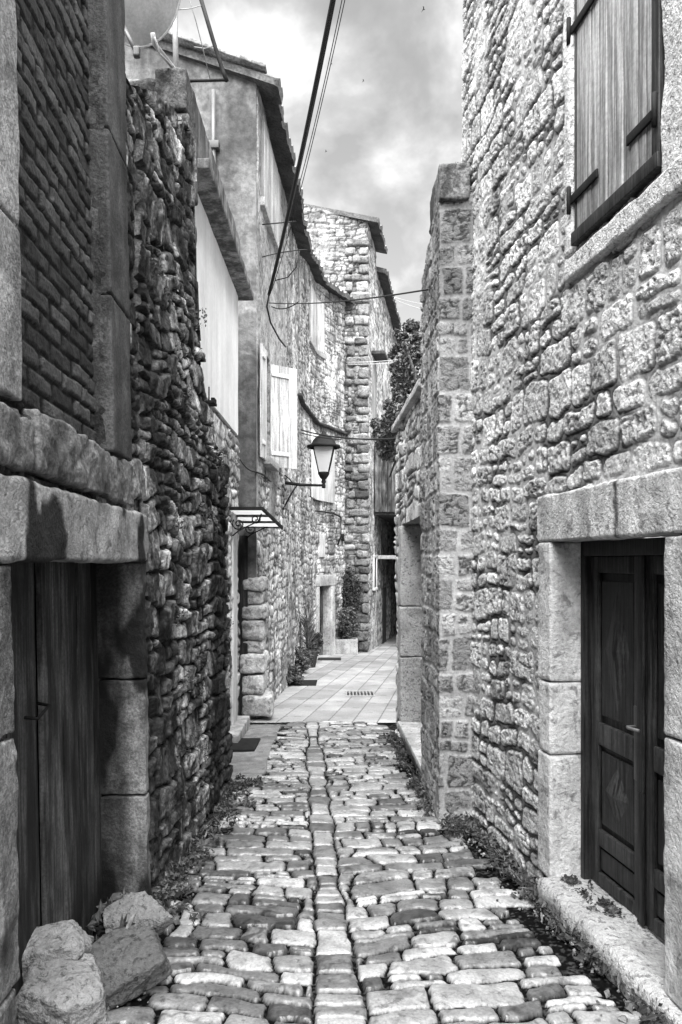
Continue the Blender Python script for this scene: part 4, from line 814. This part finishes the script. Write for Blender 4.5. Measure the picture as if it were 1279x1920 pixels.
def bush(name, label, c, rad, n, size, seed, tone=(.02, .10), stems=5, long=1.8):
    t = thing(name, label, 'plant', (c[0], c[1], gz(c[1]))); g = np.random.RandomState(seed); f = MB(); cs = clump(g, c, np.array(rad)*.75, max(4, n//70))
    leaves(f, np.concatenate([clump(g, p, np.array(rad)*.38, 70) for p in cs]), size, seed, tone, long=long); f.build('foliage', M_LEAF, t, smooth=False); f = MB()
    for k in range(stems):
        e = cs[k % len(cs)]; tube(f, [(c[0], c[1], gz(c[1])), ((c[0]+e[0])/2+.02, (c[1]+e[1])/2, (gz(c[1])+e[2])/2), tuple(e)], [.012, .009, .004], .06, 5)
    f.build('stem', M_BARK, t); return t
bush('ground_bush', 'lowest dark bush spilling onto the paving at the house corner', P(550, 1265, 14.4), (.2, .5, .2), 1700, .035, 1)
bush('ground_bush', 'bushy dark shrub between the corner bush and the tall potted plant', P(568, 1235, 16.6), (.26, .5, .3), 2200, .04, 2)
bush('ground_bush', 'leafy shrub in front of the low doorway jamb', P(589, 1203, 19.0), (.24, .3, .42), 2000, .045, 3)
t = thing('potted_oleander', 'tall spiky-leaved plant in a dark pot beside the low doorway', 'potted plant', on_ground(-.76, 17.8))
f = MB(); lathe(f, on_ground(-.76, 17.8), [(0, 0), (.17, 0), (.24, .36), (.26, .38), (.22, .38), (.2, .3), (0, .3)], .06, 14); f.build('pot', M_CONC, t)
f = MB(); g = np.random.RandomState(3)
for k in range(95):
    a = g.uniform(0, 6.28); el = g.uniform(.5, 1.45); L = g.uniform(.5, 1.15); b0 = np.array([-.76, 17.8, gz(17.8)+.5+g.uniform(-.1, .55)]); dr_ = np.array([math.cos(a)*math.cos(el), math.sin(a)*math.cos(el), math.sin(el)]); sd = np.cross(dr_, [0, 0, 1]); sd /= np.linalg.norm(sd)+1e-6
    L *= .6; p1 = b0+dr_*L*.5; p2 = b0+dr_*L-np.array([0, 0, .06]); w_ = .018; f.add([b0-sd*w_*.5, b0+sd*w_*.5, p1+sd*w_, p1-sd*w_, p2], [[0, 1, 2, 3]], g.uniform(.06, .2), t=[[3, 2, 4]])
f.build('foliage', M_LEAF, t, smooth=False)
t = thing('stone_planter', 'pale rectangular stone planter at the foot of the ragged corner', 'planter', on_ground(.1, 21.85))
f = MB(); gzz = gz(21.9)
rbox(f, (-.21, 21.6, gzz), (.47, 21.66, gzz+.42), .42, .015, 12, .01, 5, 2); rbox(f, (-.21, 22.12, gzz), (.47, 22.18, gzz+.42), .4, .015, 8, .01, 5, 3); rbox(f, (-.21, 21.66, gzz), (-.15, 22.12, gzz+.42), .4, .015, 8, .01, 5, 4); rbox(f, (.41, 21.66, gzz), (.47, 22.12, gzz+.42), .42, .015, 8, .01, 5, 5); f.build('trough', M_TOOL, t)
f = MB(); box(f, (-.15, 21.66, gzz+.02), (.41, 22.12, gzz+.36), .04); f.build('soil', M_SOIL, t)
bush('planter_shrub', 'dense shrub growing out of the stone planter', (.15, 21.9, gzz+.85), (.42, .25, .5), 2600, .045, 7, (.02, .12))
bush('climbing_ivy', 'dark ivy climbing the ragged corner above the planter', (.25, 22.15, -.85), (.45, .14, .85), 1900, .04, 9, (.015, .07))
# vine over the yard wall
t = thing('vine_tree', 'dark leafy vine tree hanging over the coped yard wall and the alley', 'tree', (2.0, 17, gz(17)))
f = MB(); base = np.array(on_ground(2.0, 17)); top_ = np.array([1.75, 17, 3.2]); tube(f, [base, base*.6+top_*.4+np.array([.1, 0, 0]), top_], [.14, .11, .08], .08, 8)
brs = [(1.45, 16.5, 4.4), (1.9, 17.2, 5.4), (1.3, 17.6, 3.0), (2.2, 16.8, 4.8), (1.15, 18.3, 2.0), (1.6, 18.4, 4.0)]
for e in brs: tube(f, [top_, (top_+np.array(e))/2+np.array([0, 0, .25]), e], [.07, .05, .02], .08, 6)
f.build('trunk', M_BARK, t)
f = MB(); g = np.random.RandomState(5); cs = []
for u_, v_, Y_, r_ in ((790, 625, 17, .25), (778, 655, 17, .3), (760, 680, 17, .26), (745, 655, 17.5, .12), (765, 715, 17, .3), (790, 700, 17, .45), (750, 740, 17, .2), (770, 770, 17, .35), (752, 790, 17.5, .25), (735, 800, 18.5, .3), (722, 825, 19, .25), (745, 835, 19, .3), (725, 850, 19.5, .2), (800, 760, 17, .5), (735, 775, 18, .15), (757, 632, 17.3, .12), (738, 690, 18, .1), (742, 715, 18, .14), (728, 790, 19, .2), (715, 835, 20, .15), (770, 612, 17, .16), (712, 812, 21, .2), (705, 795, 21.5, .16), (722, 845, 21, .25), (738, 850, 20.5, .25), (730, 760, 19, .16), (745, 625, 17.6, .08), (735, 665, 18, .08), (810, 660, 17, .5), (748, 700, 17, .13)):
    cs.append(clump(g, P(u_, v_, Y_), (r_, r_, r_), int(130+900*r_)))
leaves(f, np.concatenate(cs), .062, 5, (.02, .10), long=1.5); f.build('crown', M_LEAF, t, smooth=False)
# grit and chips fallen along the wall feet
f = MB(); g = np.random.RandomState(61); pl = []
for k in range(900):
    y = g.uniform(2.2, 9.0); sd = g.rand() < .5
    x = (float(LX(y))+.05+abs(g.normal())*.13) if sd else (float(RX(y))-.05-abs(g.normal())*.12); pl.append((x, y, gz(y)+.012, g.uniform(.004, .013)*(1 if g.rand() < .93 else 2.2)))
for k in range(260): pl.append((g.uniform(-.9, .9), g.uniform(2.2, 6), 0, g.uniform(.002, .005)))
o8 = np.array([[1, 0, 0], [-1, 0, 0], [0, 1, 0], [0, -1, 0], [0, 0, .7], [0, 0, -.7]], float); t8 = [[0, 2, 4], [2, 1, 4], [1, 3, 4], [3, 0, 4], [2, 0, 5], [1, 2, 5], [3, 1, 5], [0, 3, 5]]
for x, y, z, r_ in pl:
    if z == 0: z = gz(y)+.01
    A_ = g.normal(size=(3, 3)); Q_, _ = np.linalg.qr(A_); f.add((o8*g.uniform(.6, 1.3, (6, 1))) @ Q_.T*r_+np.array([x, y, z]), None, g.uniform(.08, .4), t=t8)
tag(f.build('gravel', M_TOOL, smooth=False), 'stone chips and grit along the wall feet', 'gravel', kind='stuff')
# birds
for k, (u_, v_, s_, lb) in enumerate(((795, 18, .3, 'small dark bird gliding highest in the sky near the pale house'), (682, 152, .2, 'tiny dark bird in mid sky right above the gable'), (622, 120, .2, 'tiny bird flying close to the cable bundle'), (612, 284, .2, 'lowest tiny bird in the sky over the tiled gable'))):
    c0 = np.array(P(u_, v_, 60)); f = MB(); tube(f, [c0+np.array([-.2, 0, -.02])*s_*2, c0, c0+np.array([.12, 0, .02])*s_*2, c0+np.array([.2, 0, .03])*s_*2], np.array([.01, .05, .05, .01])*s_*2, .03, 6)
    for sg in (-1, 1): f.add([c0+np.array([.06, 0, 0])*s_*2, c0+np.array([-.08, 0, 0])*s_*2, c0+np.array([-.1, sg*.3, .16])*s_*2, c0+np.array([-.3, sg*.62, .02])*s_*2, c0+np.array([.02, sg*.3, .17])*s_*2], [[0, 1, 2, 4]], .03, t=[[4, 2, 3]])
    tag(f.build('bird', M_BLACK, smooth=False), lb, 'bird', 'birds in the sky', 'thing')
bpy.context.view_layer.update()
